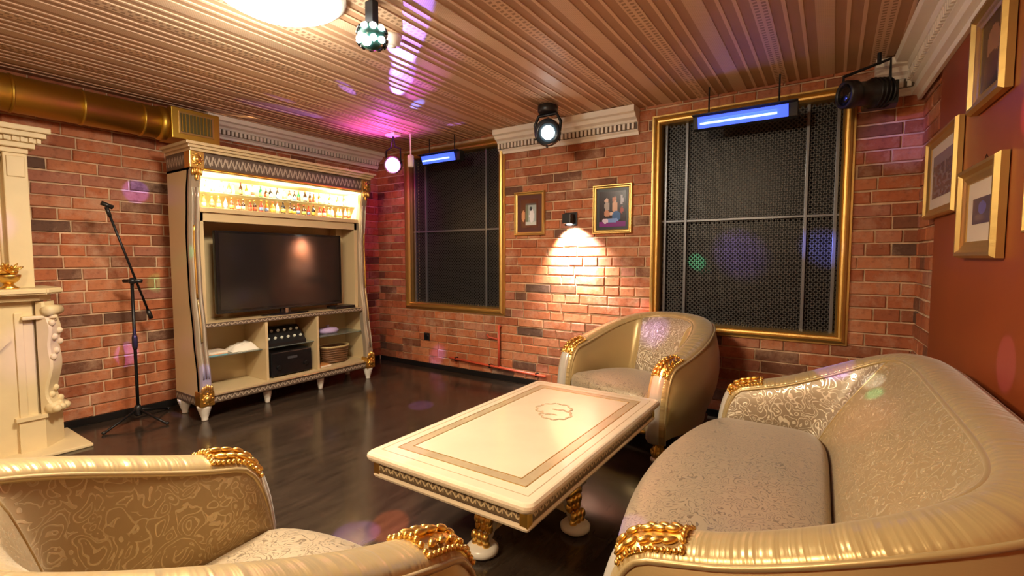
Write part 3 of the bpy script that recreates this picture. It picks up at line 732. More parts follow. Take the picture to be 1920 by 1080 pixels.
# gilded ornament on the shelf
o = empty('gilded_ornament', (-4.55, .795, 1.1455), R(90), 'gilded leafy ornament standing on the mantel shelf', 'ornament')
mesh_obj('foot', lath([(.045, 0), (.05, .006), (.03, .02), (.022, .035)], 20), GOLD, o, True)
mesh_obj('bowl', lath([(.02, .032), (.045, .05), (.06, .08), (.062, .095), (.055, .096)], 24), GOLD, o, True)
rg = random.Random(3)
for k in range(16):
    a = rg.uniform(0, 2 * PI); e = rg.uniform(.1, 1.2); d = Vector((math.cos(a) * math.cos(e), math.sin(a) * math.cos(e), math.sin(e) * .9)); q = Vector((1, 0, 0)).rotation_difference(d).to_matrix()
    bm = bmesh.new(); blob(bm, Vector((0, 0, .10)) + d * .05, (.042, .020, .008), q); mesh_obj('leaf', bm, GOLD, o, True)
for k in range(5):
    a = k * 1.3; bm = bmesh.new(); blob(bm, (math.cos(a) * .03, math.sin(a) * .03, .115), (.02, .02, .02)); mesh_obj('bud', bm, GOLD, o, True)

# ------------------------------------------------------------------ cabinet
C = empty('display_cabinet', (-4.72, 2.69, 0), R(90), 'tall cream and gold cabinet holding the television and lit bottle shelf', 'cabinet')
def fy(z):
    pts = ((.13, -.455), (.35, -.445), (.7, -.40), (1.1, -.355), (1.5, -.345), (1.85, -.375), (2.1, -.42))
    for (a, p), (b, q) in zip(pts, pts[1:]):
        if z <= b:
            k = max(0, (z - a) / (b - a)); k = k * k * (3 - 2 * k); return p + (q - p) * k
    return pts[-1][1]
HW = .885
for s in (-1, 1):
    bm = bmesh.new(); zs = [.20 + i * (2.08 - .20) / 24 for i in range(25)]
    xo, xi = s * HW, s * (HW - .03)
    rows = [[(xo, 0, z), (xo, fy(z) + .02, z), (xi, fy(z) + .02, z), (xi, 0, z), (xo, 0, z)] for z in zs]; grid(bm, rows); mesh_obj('side_panel', bm, CREAM, C)
    # pilaster: grey patterned S-curved strip with reeds
    bm = bmesh.new(); x0, x1 = s * HW, s * (HW - .085)
    rows = [[(x0, fy(z) + .05, z), (x0, fy(z) - .005, z), (x0 - s * .012, fy(z) - .02, z), (x1 + s * .012, fy(z) - .02, z), (x1, fy(z) - .005, z), (x1, fy(z) + .05, z)] for z in zs]
    grid(bm, rows); mesh_obj('pilaster', bm, plain('pilaster_grey', (.42, .35, .26), .3, .4), C)
    for j in range(3):
        bm = bmesh.new(); xx = s * (HW - .022 - .020 * j); tube(bm, [(xx, fy(z) - .022, z) for z in zs[2:-2]], .007, 6); mesh_obj('reed', bm, plain('silver_reed', (.6, .55, .46), .3, .5) if j != 1 else plain('brown_reed', (.25, .17, .12), .3, .4), C, True)
    bm = bmesh.new(); tube(bm, [(s * (HW - .03), fy(z) - .032, z) for z in [1.02 + i * .05 for i in range(13)]], .008, 8); mesh_obj('gilt_rod', bm, GOLD, C, True)
    bm = bmesh.new(); tube(bm, [(s * (HW - .035), fy(z) - .032, z) for z in [.66 + i * .05 for i in range(8)]], .008, 8); mesh_obj('gilt_rod', bm, plain('pale_gilt', (.85, .68, .35), .3, .9), C, True)
    # corner blocks with gilt carving
    a, b = (HW - .095, HW + .012) if s > 0 else (-HW - .012, -HW + .095)
    for z0, z1, yy in ((.13, .25, -.475), (2.075, 2.205, -.455)):
        k = mesh_obj('corner_block', B(a, yy, z0, b, yy + .10, z1, bev=.004), GOLD, C)
        bm = bmesh.new(); cx = (a + b) / 2; cz = (z0 + z1) / 2
        lathe(bm, [(.038, .0), (.034, .010), (.024, .006), (.018, .016), (.004, .02)], 18, c=(cx, yy - .0, cz), M=Matrix.Rotation(R(90), 4, 'X')); 
        for q in range(8): blob(bm, (cx + .036 * math.cos(q * PI / 4), yy - .004, cz + .042 * math.sin(q * PI / 4)), (.010, .008, .010), sub=1)
        mesh_obj('rosette', bm, GOLD, k, True)
    bm = bmesh.new(); cx = (a + b) / 2
    for q in range(5): blob(bm, (cx + (q - 2) * .016, fy(2.05) - .028, 2.055 - abs(q - 2) * .006 - .0), (.011, .012, .03), sub=2)
    blob(bm, (cx, fy(2.0) - .03, 2.005), (.016, .014, .028)); mesh_obj('capital', bm, GOLD, C, True)
    bm = bmesh.new()
    for q in range(5): blob(bm, (cx + (q - 2) * .017, fy(.28) - .028, .285 - abs(q - 2) * .008), (.011, .012, .03), sub=2)
    mesh_obj('capital', bm, GOLD, C, True)
    for yy in (-.415, -.055):
        mesh_obj('foot', lath([(.022, 0), (.026, .008), (.024, .02), (.034, .05), (.05, .10), (.055, .115), (.055, .13)], 20, c=(s * (HW - .04), yy, 0)), plain('white_foot', (.8, .76, .68), .3), C, True)
    mesh_obj('foot', lath([(.018, 0), (.022, .01), (.034, .08), (.036, .13)], 16, c=(s * .28, -.36, 0)), plain('white_foot', (.8, .76, .68), .3), C, True)
# base, shelves, frieze, cap
mesh_obj('base_board', B(-HW, -.44, .13, HW, 0, .20, bev=.004), BROWN, C)
bm = bmesh.new(); band(bm, -HW + .10, HW - .10, .14, .195, -.452); mesh_obj('base_pattern', bm, FRIEZE, C)
bm = bmesh.new(); tube(bm, [(-HW + .1, -.455, .202), (HW - .1, -.455, .202)], .007, 8); mesh_obj('base_moulding', bm, plain('pale_gilt', (.55, .42, .25), .3, .6), C)
bi = HW - .03
mesh_obj('bottom_shelf', B(-bi, -.42, .2005, bi, -.02, .215), CREAM2, C)
mesh_obj('television_shelf', B(-bi, -.385, .765, bi, -.02, .805, bev=.003), CREAM, C)
bm = bmesh.new(); band(bm, -bi + .05, bi - .05, .768, .803, -.398); mesh_obj('shelf_pattern', bm, FRIEZE, C)
mesh_obj('back_panel', B(-bi, -.02, .2155, bi, -.002, 2.08), CREAM2, C)
mesh_obj('upper_shelf', B(-bi, -.355, 1.735, bi, -.0205, 1.775, bev=.003), CREAM, C)
mesh_obj('shelf_valance', B(-bi + .05, -.33, 1.66, bi - .05, -.31, 1.7345), CREAM, C) 
for s in (-1, 1):
    a, b = (HW - .125, HW - .0855) if s > 0 else (-HW + .0855, -HW + .125)
    mesh_obj('inner_jamb', B(a, -.33, .806, b, -.021, 1.734, bev=.003), CREAM, C)
    a, b = (HW - .21, HW - .126) if s > 0 else (-HW + .126, -HW + .21)
    mesh_obj('inner_post', B(a, -.13, .806, b, -.021, 1.734, bev=.003), CREAM, C)
for x in (-.285, .245): mesh_obj('divider', B(x - .012, -.39, .216, x + .012, -.021, .764), CREAM, C)
for a, b, z in ((-bi + .002, -.299, .50), (.259, bi - .002, .53), (-.271, .231, .50)): mesh_obj('glass_shelf', B(a, -.34, z, b, -.03, z + .008), GLASS, C)
bm = bmesh.new(); band(bm, -HW + .095, HW - .095, 2.08, 2.205, -.435, .02); mesh_obj('frieze', bm, FRIEZE, C)
for s in (-1, 1):
    bm = bmesh.new(); band(bm, -.40, -.01, 2.08, 2.205, 0, .012)
    k = mesh_obj('side_frieze', bm, FRIEZE, C); k.rotation_euler = (0, 0, R(90)); k.location = (s * HW + .006, 0, 0)
    bm = bmesh.new(); band(bm, -.42, -.01, .13, .20, 0, .012); k = mesh_obj('side_base', bm, FRIEZE, C); k.rotation_euler = (0, 0, R(90)); k.location = (s * HW + .006, 0, 0)
mesh_obj('top_board', B(-HW, -.415, 2.06, HW, 0, 2.079), CREAM2, C)
bm = bmesh.new(); 
for z, e in ((2.206, .01), (2.228, .03), (2.25, .05)): box(bm, -HW - e, -.455 - e, z, HW + e, 0, z + .023, bev=.003)
mesh_obj('cabinet_cornice', bm, CREAM, C)
bm = bmesh.new(); tube(bm, [(-HW + .1, -.43, 2.078), (HW - .1, -.43, 2.078)], .008, 8); mesh_obj('gilt_bead', bm, GOLD, C)
mesh_obj('bottle_shelf', B(-bi + .002, -.24, 1.918, bi - .002, -.03, 1.924), GLASS, C)
mesh_obj('lamp_strip', B(-.80, -.40, 2.045, .80, -.37, 2.058), emit('lamp_strip', (1, .78, .4), 6), C)
def cw(x, y, z): return (-4.72 - y, 2.69 + x, z)
for x, e in ((-.66, 12), (.66, 12), (0, 5)):
    light('AREA', 'cabinet_lamp', cw(x, -.33, 2.03), e * 1.7, (1, .80, .48), .22, target=cw(x, -.05, 1.88), sizey=.03)
# bottles
BC = {'clear': (.80, .78, .68), 'amber': (.55, .20, .03), 'dark brown': (.05, .02, .01), 'green': (.02, .22, .10), 'red': (.50, .04, .02), 'golden': (.70, .45, .10), 'black': (.012, .012, .014)}
BMT = {}
for k, c in BC.items():
    BMT[k], t_, b_ = nt('bottle_' + k.replace(' ', '_')); b_.inputs['Base Color'].default_value = (*c, 1); b_.inputs['Roughness'].default_value = .12; b_.inputs['Transmission Weight'].default_value = .35
LAB = [plain('bottle_label', c, .6) for c in ((.8, .75, .6), (.6, .08, .04), (.75, .5, .1), (.12, .2, .4))]
CAPS = [GOLD, BLACK, plain('cap_red', (.5, .03, .02), .4)]
rb = random.Random(11)
def ordn(i): return {0: 'leftmost', 1: 'second from left', 2: 'third from left'}.get(i, '%dth from left' % (i + 1) if (i + 1) % 10 not in (1, 2, 3) or 10 < i + 1 < 14 else '%d%s from left' % (i + 1, {1: 'st', 2: 'nd', 3: 'rd'}[(i + 1) % 10]))
for row, z0, n, yy in (('upper', 1.9245, 27, -.15), ('lower', 1.7755, 29, -.25)):
    for i in range(n):
        x = -.79 + (i + .5) * 1.58 / n + rb.uniform(-.006, .006); h = rb.uniform(.098, .122); r = rb.uniform(.014, .020)
        mid = abs(x) < .38
        kind = rb.choice(['dark brown', 'green', 'black', 'amber', 'red', 'clear', 'dark brown'] if mid else ['clear', 'golden', 'amber', 'clear', 'red', 'golden'])
        b = empty('bottle', cw(x, yy + rb.uniform(-.02, .02), z0), rb.uniform(0, 6), '%s glass bottle in the %s row of the lit cabinet shelf, %s' % (kind, row, ordn(i)), 'bottle', 'bottles on the lit cabinet shelf')
        mesh_obj('glass_body', lath([(r * .85, 0), (r, .004), (r, h * .55), (r * .8, h * .66), (r * .36, h * .76), (r * .34, h * .92), (r * .40, h * .93)], 12), BMT[kind], b, True)
        mesh_obj('cap', lath([(r * .45, h * .925), (r * .45, h), (r * .2, h * 1.005)], 10), rb.choice(CAPS), b, True)
        mesh_obj('paper_label', lath([(r * 1.03, h * .15), (r * 1.03, h * .42)], 12), rb.choice(LAB), b, True)
# television
T = empty('television', cw(-.02, -.27, .8055), R(90), 'large black flat television in the cabinet niche', 'television')
mesh_obj('bezel', B(-.635, -.02, .055, .635, .03, .785, bev=.006), BLACKG, T)
mesh_obj('screen', B(-.608, -.0225, .09, .608, -.019, .762), SCREEN, T)
mesh_obj('lower_trim', B(-.60, -.024, .06, .60, -.02, .072), BLACK, T)
mesh_obj('neck', B(-.05, -.005, .008, .05, .025, .07, bev=.004), BLACKG, T)
mesh_obj('neck_post', lath([(.02, .008), (.02, .06)], 14, c=(0, -.012, 0)), plain('chrome', (.5, .5, .5), .2, 1), T)
bm = bmesh.new(); lathe(bm, [(.20, 0), (.205, .004), (.19, .010), (.05, .014)], 36); bmesh.ops.scale(bm, vec=(1.2, .42, 1), verts=bm.verts); mesh_obj('stand_base', bm, BLACKG, T, True)
# things in the cabinet
def thing(name, x, y, z, label, cat, rz=0, group=None): return empty(name, cw(x, y, z), R(90) + rz, label, cat, group)
o = thing('amplifier', -.02, -.225, .2155, 'black audio amplifier on the bottom shelf of the cabinet', 'amplifier')
mesh_obj('case', B(-.21, -.13, .012, .21, .15, .235, bev=.005), BLACK, o); mesh_obj('front_panel', B(-.205, -.136, .018, .205, -.13, .23, bev=.002), BLACKG, o)
mesh_obj('display', B(-.05, -.138, .16, .05, -.1365, .185), plain('dim_display', (.06, .06, .07), .2), o)
for x in (-.14, .14): mesh_obj('volume_knob', lath([(.022, 0), (.02, .018)], 16, c=(x, -.136, .09), M=Matrix.Rotation(R(90), 4, 'X')), BLACKM, o)
for x in (-.18, .18):
    for y in (-.1, .12): mesh_obj('rubber_foot', lath([(.014, 0), (.016, .0125)], 10, c=(x, y, 0)), BLACK, o)
o = thing('mixing_console', -.05, -.20, .5085, 'dark mixer with two rows of pale knobs above the amplifier', 'mixer')
bm = bmesh.new(); extr(bm, [(-.13, 0), (-.13, .03), (.02, .17), (.10, .17), (.10, 0)], -.20, .20); mesh_obj('case', bm, BLACK, o)
for r_ in range(2):
    for k in range(6): mesh_obj('knob', lath([(.014, 0), (.012, .014)], 12, c=(-.165 + k * .066, -.09 + r_ * .065, .070 + r_ * .062), M=Matrix.Rotation(R(43), 4, 'X')), plain('knob_pale', (.65, .68, .58), .4), o)
o = thing('paper_stack', -.70, -.20, .5085, 'stack of white papers and a blue magazine on the left glass shelf', 'papers')
cols = [(.12, .45, .6), (.75, .35, .15), (.8, .74, .6), (.82, .78, .68), (.7, .6, .5)]
for k in range(5): mesh_obj('magazine' if k < 2 else 'sheet', B(-.13 + .01 * k, -.12 + .006 * k, .006 * k + .0002, .10 + .004 * k, .10, .006 * k + .0055), plain('paper', cols[k], .7), o)
o = thing('napkin_heap', -.425, -.20, .5085, 'crumpled white cloth napkins heaped on the left glass shelf', 'napkins')
bm = bmesh.new(); rings = []
for i in range(14):
    for j in range(1): pass
rows = []
for i in range(15):
    row = []
    for j in range(15):
        u, v = i / 14 - .5, j / 14 - .5; e = max(0, 1 - (2 * u) ** 4) * max(0, 1 - (2 * v) ** 4); row.append((u * .24, v * .2, .001 + e * (.055 + .03 * noise.noise(Vector((u * 9, v * 9, 2))) + .04 * u)))
    rows.append(row)
grid(bm, rows); mesh_obj('cloth', bm, plain('white_cloth', (.82, .76, .66), .8), o, True)
o = thing('wicker_basket', .57, -.20, .2155, 'dark woven oval basket in the lower right compartment', 'basket')
bm = bmesh.new()
for k in range(7):
    z = .0195 + k * .024; tube(bm, [((.13 + .03 * k / 7) * math.cos(a * PI / 14), (.095 + .02 * k / 7) * math.sin(a * PI / 14), z + .004 * math.sin(a * 7)) for a in range(28)], .013, 8, close=True)
mesh_obj('weave', bm, plain('dark_wicker', (.16, .075, .03), .5, bs=.6, vs=60), o, True); mesh_obj('bottom', lath([(.12, .002), (.13, .01)], 24, M=Matrix.Diagonal((1, .64, 1, 1))), BROWN, o)
bm = bmesh.new(); tube(bm, [(.165 * math.cos(a * PI / 14), .12 * math.sin(a * PI / 14), .178) for a in range(28)], .010, 8, close=True); mesh_obj('rim', bm, plain('pale_wicker', (.55, .42, .2), .5), o, True)
for i, (c, lb) in enumerate((((.65, .28, .08), 'orange book lying in the lower right compartment'), )):
    o = thing('book', .34, -.27, .2155, lb, 'book', .1); mesh_obj('cover', B(-.07, -.09, 0, .07, .06, .022, bev=.002), plain('cover', c, .5), o); mesh_obj('pages', B(-.067, -.0915, .003, .071, .058, .019), plain('pages', (.8, .74, .6), .8), o)
o = thing('round_cushion', .50, -.19, .5385, 'soft round lilac pouch on the right glass shelf', 'pouch')
mesh_obj('pouch_body', lath([(.03, 0), (.10, .006), (.125, .03), (.10, .055), (.03, .068)], 28, M=Matrix.Diagonal((1, .75, 1, 1))), plain('lilac_cloth', (.55, .42, .72), .7, bs=.3, vs=20), o, True)
mesh_obj('drawstring', lath([(.02, .066), (.012, .078), (.026, .088)], 14), plain('lilac_cord', (.6, .5, .7), .6), o, True)
o = thing('set_top_box', .62, -.30, .8055, 'thin black media player on the shelf right of the television stand', 'media player')
mesh_obj('case', B(-.13, -.05, .004, .12, .10, .032, bev=.003), BLACK, o); mesh_obj('front_strip', B(-.12, -.052, .01, .11, -.05, .026), BLACKG, o)
for x in (-.11, .10): mesh_obj('foot', B(x, -.03, 0, x + .02, .08, .0045), BLACK, o)

# ------------------------------------------------------------------ microphone stand
o = empty('microphone_stand', (-4.74, 1.53, 0), 0, 'black boom microphone stand before the left brick wall', 'microphone stand')
bm = bmesh.new(); tube(bm, [(0, 0, .05), (0, 0, .62), (0, 0, 1.15)], .012, 12); mesh_obj('lower_tube', bm, BLACKM, o, True)
bm = bmesh.new(); tube(bm, [(0, 0, .60), (0, 0, .63), (0, 0, .70), (0, 0, .73)], [.014, .02, .02, .013], 14); mesh_obj('clutch', bm, BLACK, o, True)
bm = bmesh.new(); lathe(bm, [(.02, .05), (.028, .06), (.028, .12), (.016, .14)], 16); mesh_obj('tripod_hub', bm, BLACK, o, True)
for a, ll in ((18, .30), (118, .30), (-62, .30)):
    d = Vector((math.cos(R(a)), math.sin(R(a)), 0)); bm = bmesh.new(); tube(bm, [d * .02 + Vector((0, 0, .10)), d * ll + Vector((0, 0, .012))], .009, 8); lg = mesh_obj('leg', bm, BLACKM, o, True)
    bm = bmesh.new(); blob(bm, d * (ll + .005) + Vector((0, 0, .014)), (.016, .016, .013)); mesh_obj('rubber_tip', bm, BLACK, lg, True)
A = Vector((.10, -.17, 1.74)); Bp = Vector((-.04, .13, .86))
bm = bmesh.new(); tube(bm, [A, Bp], .009, 10); mesh_obj('boom', bm, BLACKM, o, True)
bm = bmesh.new(); tube(bm, [Bp + (A - Bp) * -.02, Bp + (A - Bp) * .06], .017, 12); mesh_obj('counterweight', bm, BLACK, o, True)
bm = bmesh.new(); blob(bm, (.01, .0, 1.165), (.03, .03, .028)); tube(bm, [(-.05, -.04, 1.165), (.05, .05, 1.165)], .016, 10); mesh_obj('clamp', bm, BLACK, o, True)
bm = bmesh.new(); tube(bm, [A + Vector((.0, .04, .0)), A + Vector((0, -.03, .03))], .017, 10); tube(bm, [A, A + Vector((.0, .02, -.07))], .014, 8); mesh_obj('clip', bm, BLACK, o, True)

# ------------------------------------------------------------------ tub furniture
def ornament(name, parent, frames, w_, mat=GOLD):
    """carved gilt piece: frames = [(P, T, N, B)] along the roll"""
    base = bmesh.new(); n = len(frames); rows = []
    for i, (P, T, Nn, Bn) in enumerate(frames):
        s = i / (n - 1); ww = w_ * (.55 + .45 * math.sin(PI * min(1, s * 1.1 + .15)) ** .6)
        rows.append([P + Nn * (ww * q) + Bn * (.034 * math.cos(q * 1.3) + .006) for q in (-1, -.6, -.2, .2, .6, 1)])
    grid(base, rows); r2 = [[p - frames[i][3] * .02 for p in r] for i, r in enumerate(rows)]; grid(base, r2)
    for e in (0, -1): grid(base, [rows[e], r2[e]])
    grid(base, [[r[0] for r in rows], [r[0] for r in r2]]); grid(base, [[r[-1] for r in rows], [r[-1] for r in r2]])
    o = mesh_obj(name, base, mat, parent, True)
    lv = bmesh.new()
    for i in range(1, n - 1, 2):
        P, T, Nn, Bn = frames[i]
        for q in (-.72, 0, .72):
            Mx = Matrix((T, Nn, Bn)).transposed(); tilt = Matrix.Rotation(q * .7, 3, 'Z')
            blob(lv, P + Nn * (w_ * q * .8) + Bn * (.040 * math.cos(q * 1.1) + .006), (.022, .011, .009), Mx @ tilt, 2)
    mesh_obj('acanthus_relief', lv, mat, o, True)
    bd = bmesh.new()
    for e in (0, n - 1):
        P, T, Nn, Bn = frames[e]
        for q in range(-3, 4): blob(bd, P + Nn * (w_ * q * .24) + Bn * (.040 * math.cos(q * .35) + .002), (.008, .008, .009), None, 2)
    for i in range(n):
        P, T, Nn, Bn = frames[i]
        for q in (-1, 1): blob(bd, P + Nn * (w_ * q * .93) + Bn * .02, (.009, .009, .009), None, 1)
    tag(mesh_obj('beading', bd, mat, o, True), kind='stuff')
    return o
def claw(parent, x, y, h=.27):
    o = mesh_obj('front_leg', lath([(.040, .03), (.046, .045), (.038, .08), (.030, .12), (.034, .17), (.045, .22), (.048, h)], 18, c=(x, y, 0)), GOLD, parent, True)
    bm = bmesh.new()
    for k in range(7):
        a = k * 2 * PI / 7
        for z, r, sz in ((.20, .045, .030), (.13, .034, .024), (.065, .042, .024)): blob(bm, (x + r * math.cos(a), y + r * math.sin(a), z), (.012, .012, sz), sub=1)
    mesh_obj('leg_carving', bm, GOLD, o, True)
    mesh_obj('bun_foot', lath([(.035, 0), (.05, .008), (.052, .02), (.040, .032)], 20, c=(x, y, 0)), plain('white_foot', (.8, .76, .68), .3), o, True)
def tub(label, cat, name, loc, rz, W, D, n=2.5, cf=.32, cush=0, hp=1, armlean=.03, hf=.60, hb=.90, rec=.20, seatz=.43, bw=.15, y0=.18, bow=.10, group=None, crown=.03, mats=None):
    mats = mats or {}
    o = empty(name, loc, rz, label, cat, group)
    zb = .17; fr = .13
    P2 = []
    ny = 16
    fa = [1 - math.cos(k / ny * PI / 2) for k in range(ny)]     # dense near the front
    for f in fa: P2.append((-W / 2, f * y0))
    NA = 400
    for k in range(NA + 1):
        a = PI - PI * k / NA; c, s_ = math.cos(a), math.sin(a)
        P2.append((math.copysign(abs(c) ** (2 / n), c) * W / 2, y0 + abs(s_) ** (2 / n) * (D - y0)))
    for f in fa[::-1]: P2.append((W / 2, f * y0))
    # resample evenly except the dense front ends
    out = [P2[0]]
    for p in P2[1:]:
        dd = (Vector(p) - Vector(out[-1])).length
        if dd > (.0008 if p[1] < .07 else .028): out.append(p)
    out.append(P2[-1])
    P2 = out
    def h0(y):
        s = min(1, max(0, (y) / D)) ** hp; s = s * s * (3 - 2 * s) * .55 + s * .45; return hf + (hb - hf) * s
    def hh(y):
        if y < fr: return zb + (h0(y) - zb) * (1 - (1 - y / fr) ** 2.6) ** (1 / 2.6)
        return h0(y)
    pts = [Vector((x, y, hh(y) - crown)) for x, y in P2]
    L = len(pts); fr_ = []
    ln = 0
    for i in range(L):
        T = (pts[min(i + 1, L - 1)] - pts[max(i - 1, 0)]).normalized()
        T2 = Vector((P2[min(i + 1, L - 1)][0] - P2[max(i - 1, 0)][0], P2[min(i + 1, L - 1)][1] - P2[max(i - 1, 0)][1], 0))
        if T2.length < 1e-5: T2 = Vector((0, 1 if i < L / 2 else -1, 0))
        T2.normalize(); Nn = Vector((-T2.y, T2.x, 0)); Bn = (T.cross(-Nn)).normalized()
        if Bn.z < -.01 or (abs(Bn.z) < .01 and Bn.y > 0): Bn = -Bn
        if i: ln += (pts[i] - pts[i - 1]).length
        fr_.append((pts[i], T, Nn, Bn, ln))
    # rolled band
    bm = bmesh.new(); rows = []; uvs = []
    for P, T, Nn, Bn, l in fr_:
        r = []; u = []
        for k in range(11):
            a = PI * k / 10; r.append(P + Nn * (bw / 2 * math.cos(a)) + Bn * (crown * 1.3 * math.sin(a) - .008)); u.append((l, k / 10))
        rows.append(r); uvs.append(u)
    grid(bm, rows, uvs); mesh_obj('rolled_rim', bm, mats.get('rim', SATP), o, True)
    for s in (-1, 1):
        bm = bmesh.new(); tube(bm, [P + Nn * (s * bw / 2) - Bn * .004 for P, T, Nn, Bn, l in fr_[1:-1]], .0085, 8); mesh_obj('piping', bm, mats.get('pipe', SAT), o, True)
    # outer shell
    bm = bmesh.new(); rows = []
    for i, (P, T, Nn, Bn, l) in enumerate(fr_):
        top = P + Nn * (bw / 2 - .004); r = []; K = 12
        edge = min(1, P2[i][1] / .16) ** .5
        for k in range(K + 1):
            v = k / K; z = top.z * (1 - v) + .15 * v - .004
            bl = (.055 * math.sin(PI * min(1, v * 1.15)) ** .8 - .05 * v * v) * edge
            r.append(Vector((top.x, top.y, z)) + Nn * bl)
        rows.append(r)
    grid(bm, rows); mesh_obj('outer_shell', bm, mats.get('shell', SAT), o, True)
    # inner upholstery
    bm = bmesh.new(); rows = []; foot = []
    for i, (P, T, Nn, Bn, l) in enumerate(fr_):
        top = P - Nn * (bw / 2 - .004); r = []; K = 14; yy = P2[i][1]
        back = max(0, Nn.y) ** 1.5; lean = armlean; q_ = min(1, max(0, (yy - .15) / (D - .15))); q_ = q_ * q_ * (3 - 2 * q_); ry = (rec - armlean) * q_
        zt = top.z; zl = min(zt - .001, seatz - .07)
        fe = min(1, yy / .12) ** .5
        for k in range(K + 1):
            v = k / K; z = zt * (1 - v) + zl * v
            off = (lean * v ** 1.1 + (.030 + .02 * back) * math.sin(PI * v) ** .8) * fe
            ci = min(1, max(0, (min(i, L - 1 - i) / L - cf) * 14 + .2)); off += cush * ci ** .4 * min(1, v * 7) ** .5
            q = Vector((top.x, top.y, z)) - Nn * off - Vector((0, ry * v ** 1.1 * fe, 0))
            r.append(q)
        foot.append(r[-1]); rows.append(r)
    # three panels: arm, back, arm
    nn = len(rows); cut1 = int(nn * cf); cut2 = nn - cut1 - 1
    for a, b, nm, mt in ((0, cut1, 'arm_lining', mats.get('arm', DAM)), (cut1, cut2, 'backrest', mats.get('back', DAM)), (cut2, nn - 1, 'arm_lining', mats.get('arm', DAM))):
        bm = bmesh.new(); grid(bm, rows[a:b + 1]); mesh_obj(nm, bm, mt, o, True)
    for c in (cut1, cut2):
        bm = bmesh.new(); tube(bm, [p for p in rows[c]], .004, 6); mesh_obj('seam', bm, SAT, o, True)
    # seat cushion
    ring = [Vector((p.x * 1.01, p.y, 0)) for p in foot if p.y > .02]
    hl = []
    def cr(o_, a_, b_): return (a_.x - o_.x) * (b_.y - o_.y) - (a_.y - o_.y) * (b_.x - o_.x)
    for p in sorted(ring, key=lambda p: (p.x, -p.y) if p.x < 0 else (p.x, p.y)):     # upper hull, left to right
        while len(hl) > 1 and cr(hl[-2], hl[-1], p) >= 0: hl.pop()
        hl.append(p)
    ring = []
    for p, q in zip(hl, hl[1:]):
        m_ = max(1, int((q - p).length / .03)); ring += [p.lerp(q, k / m_) for k in range(m_)]
    ring.append(hl[-1])
    a, b = ring[-1], ring[0]; fp = []
    for k in range(1, 24):
        s = k / 24; fp.append(Vector((a.x + (b.x - a.x) * s, a.y - (bow + .03) * math.sin(PI * s) ** .55, 0)))
    ring = ring + fp; cen = sum(ring, Vector()) / len(ring); cen.x = 0
    bm = bmesh.new(); rows = []
    for j, (s, dz) in enumerate(((0.0, .045), (.15, .044), (.3, .041), (.45, .036), (.6, .029), (.72, .021), (.82, .012), (.9, .001), (.95, -.012), (.985, -.03), (1.0, -.055), (1.0, -.10), (.985, -.13))):
        rows.append([Vector((cen.x + (p.x - cen.x) * s, cen.y + (p.y - cen.y) * s, seatz + dz + .0)) for p in ring + [ring[0]]])
    grid(bm, rows); bmesh.ops.remove_doubles(bm, verts=bm.verts, dist=.0002); mesh_obj('seat_cushion', bm, mats.get('seat', DAMS), o, True)
    # front rail under the cushion
    fa_ = [a] + fp + [b]; bm = bmesh.new(); rows = []
    for z, d in ((seatz - .12, .0), (seatz - .13, -.012), (.20, -.012), (.17, -.004), (.165, .02)): rows.append([Vector((p.x * .99, p.y + .015 + d, z)) for p in fa_])
    grid(bm, rows); mesh_obj('front_rail', bm, mats.get('rail', SAT), o, True)
    bm = bmesh.new(); tube(bm, [Vector((p.x * .99, p.y + .0, .175)) for p in fa_], .010, 8); mesh_obj('rail_moulding', bm, GOLD, o, True)
    # underside
    bm = bmesh.new(); vs = [bm.verts.new((x * .96, y * .97 + .01, .155)) for x, y in P2]; bm.faces.new(vs); mesh_obj('underside', bm, BLACK, o)
    # ornaments at the arm tops
    lens = [f[4] for f in fr_]; tot = lens[-1]
    hgt = hf - zb
    for e in (0, 1):
        def at_len(q):
            for j in range(L - 1):
                if lens[j + 1] >= q:
                    k = (q - lens[j]) / max(1e-6, lens[j + 1] - lens[j]); A_, B_ = fr_[j], fr_[j + 1]
                    return (A_[0].lerp(B_[0], k), A_[1].lerp(B_[1], k).normalized(), A_[2].lerp(B_[2], k).normalized(), A_[3].lerp(B_[3], k).normalized())
            return fr_[-1][:4]
        seg = [at_len((hgt * .92 + .016 * q) if e == 0 else tot - (hgt * .92 + .016 * q)) for q in range(12)]
        ornament('gilt_mount', o, seg, bw * .44)
        # satin front facing of the arm
        sg = [f for f in fr_ if (f[4] if e == 0 else tot - f[4]) < hgt * .93]
        bm = bmesh.new(); rows = [[P + Nn * (bw * .36 * math.cos(PI * k / 8)) + Bn * (crown * 1.3 + .008) * math.sin(PI * k / 8) for k in range(9)] for P, T, Nn, Bn, l in sg]
        grid(bm, rows); mesh_obj('arm_facing', bm, SATL, o, True)
    for s in (-1, 1):
        claw(o, s * W / 2, .035)
        mesh_obj('rear_leg', lath([(.02, 0), (.026, .01), (.034, .12), (.036, .16)], 14, c=(s * W * .34, D * .86, 0)), BROWN, o, True)
    return o
GR = 'cream and gold tub armchairs'
tub('silvery brocade tub armchair with gilt mounts before the back wall', 'armchair', 'tub_armchair', (-1.37, 3.28, 0), R(-23), .95, .84, n=2.3, hf=.64, hb=.90, rec=.14, bow=.05, cf=.37, cush=.055, group=GR, mats={'back': DAM2, 'arm': SAT})
tub('golden damask tub armchair in the lower left foreground beside the table end', 'armchair', 'tub_armchair', (-1.225, .91, 0), R(182), .90, .90, n=2.8, hf=.67, hb=.94, rec=.14, bow=.08, cf=.36, cush=.06, group=GR)
tub('long champagne brocade tub sofa with gilt mounts against the red wall', 'sofa', 'tub_sofa', (-.50, 2.17, 0), R(-89), 1.88, .90, n=6, hf=.61, hb=.90, rec=.30, hp=1.25, y0=.12, bow=.16, cf=.30, armlean=.01, mats={'arm': DAM2})

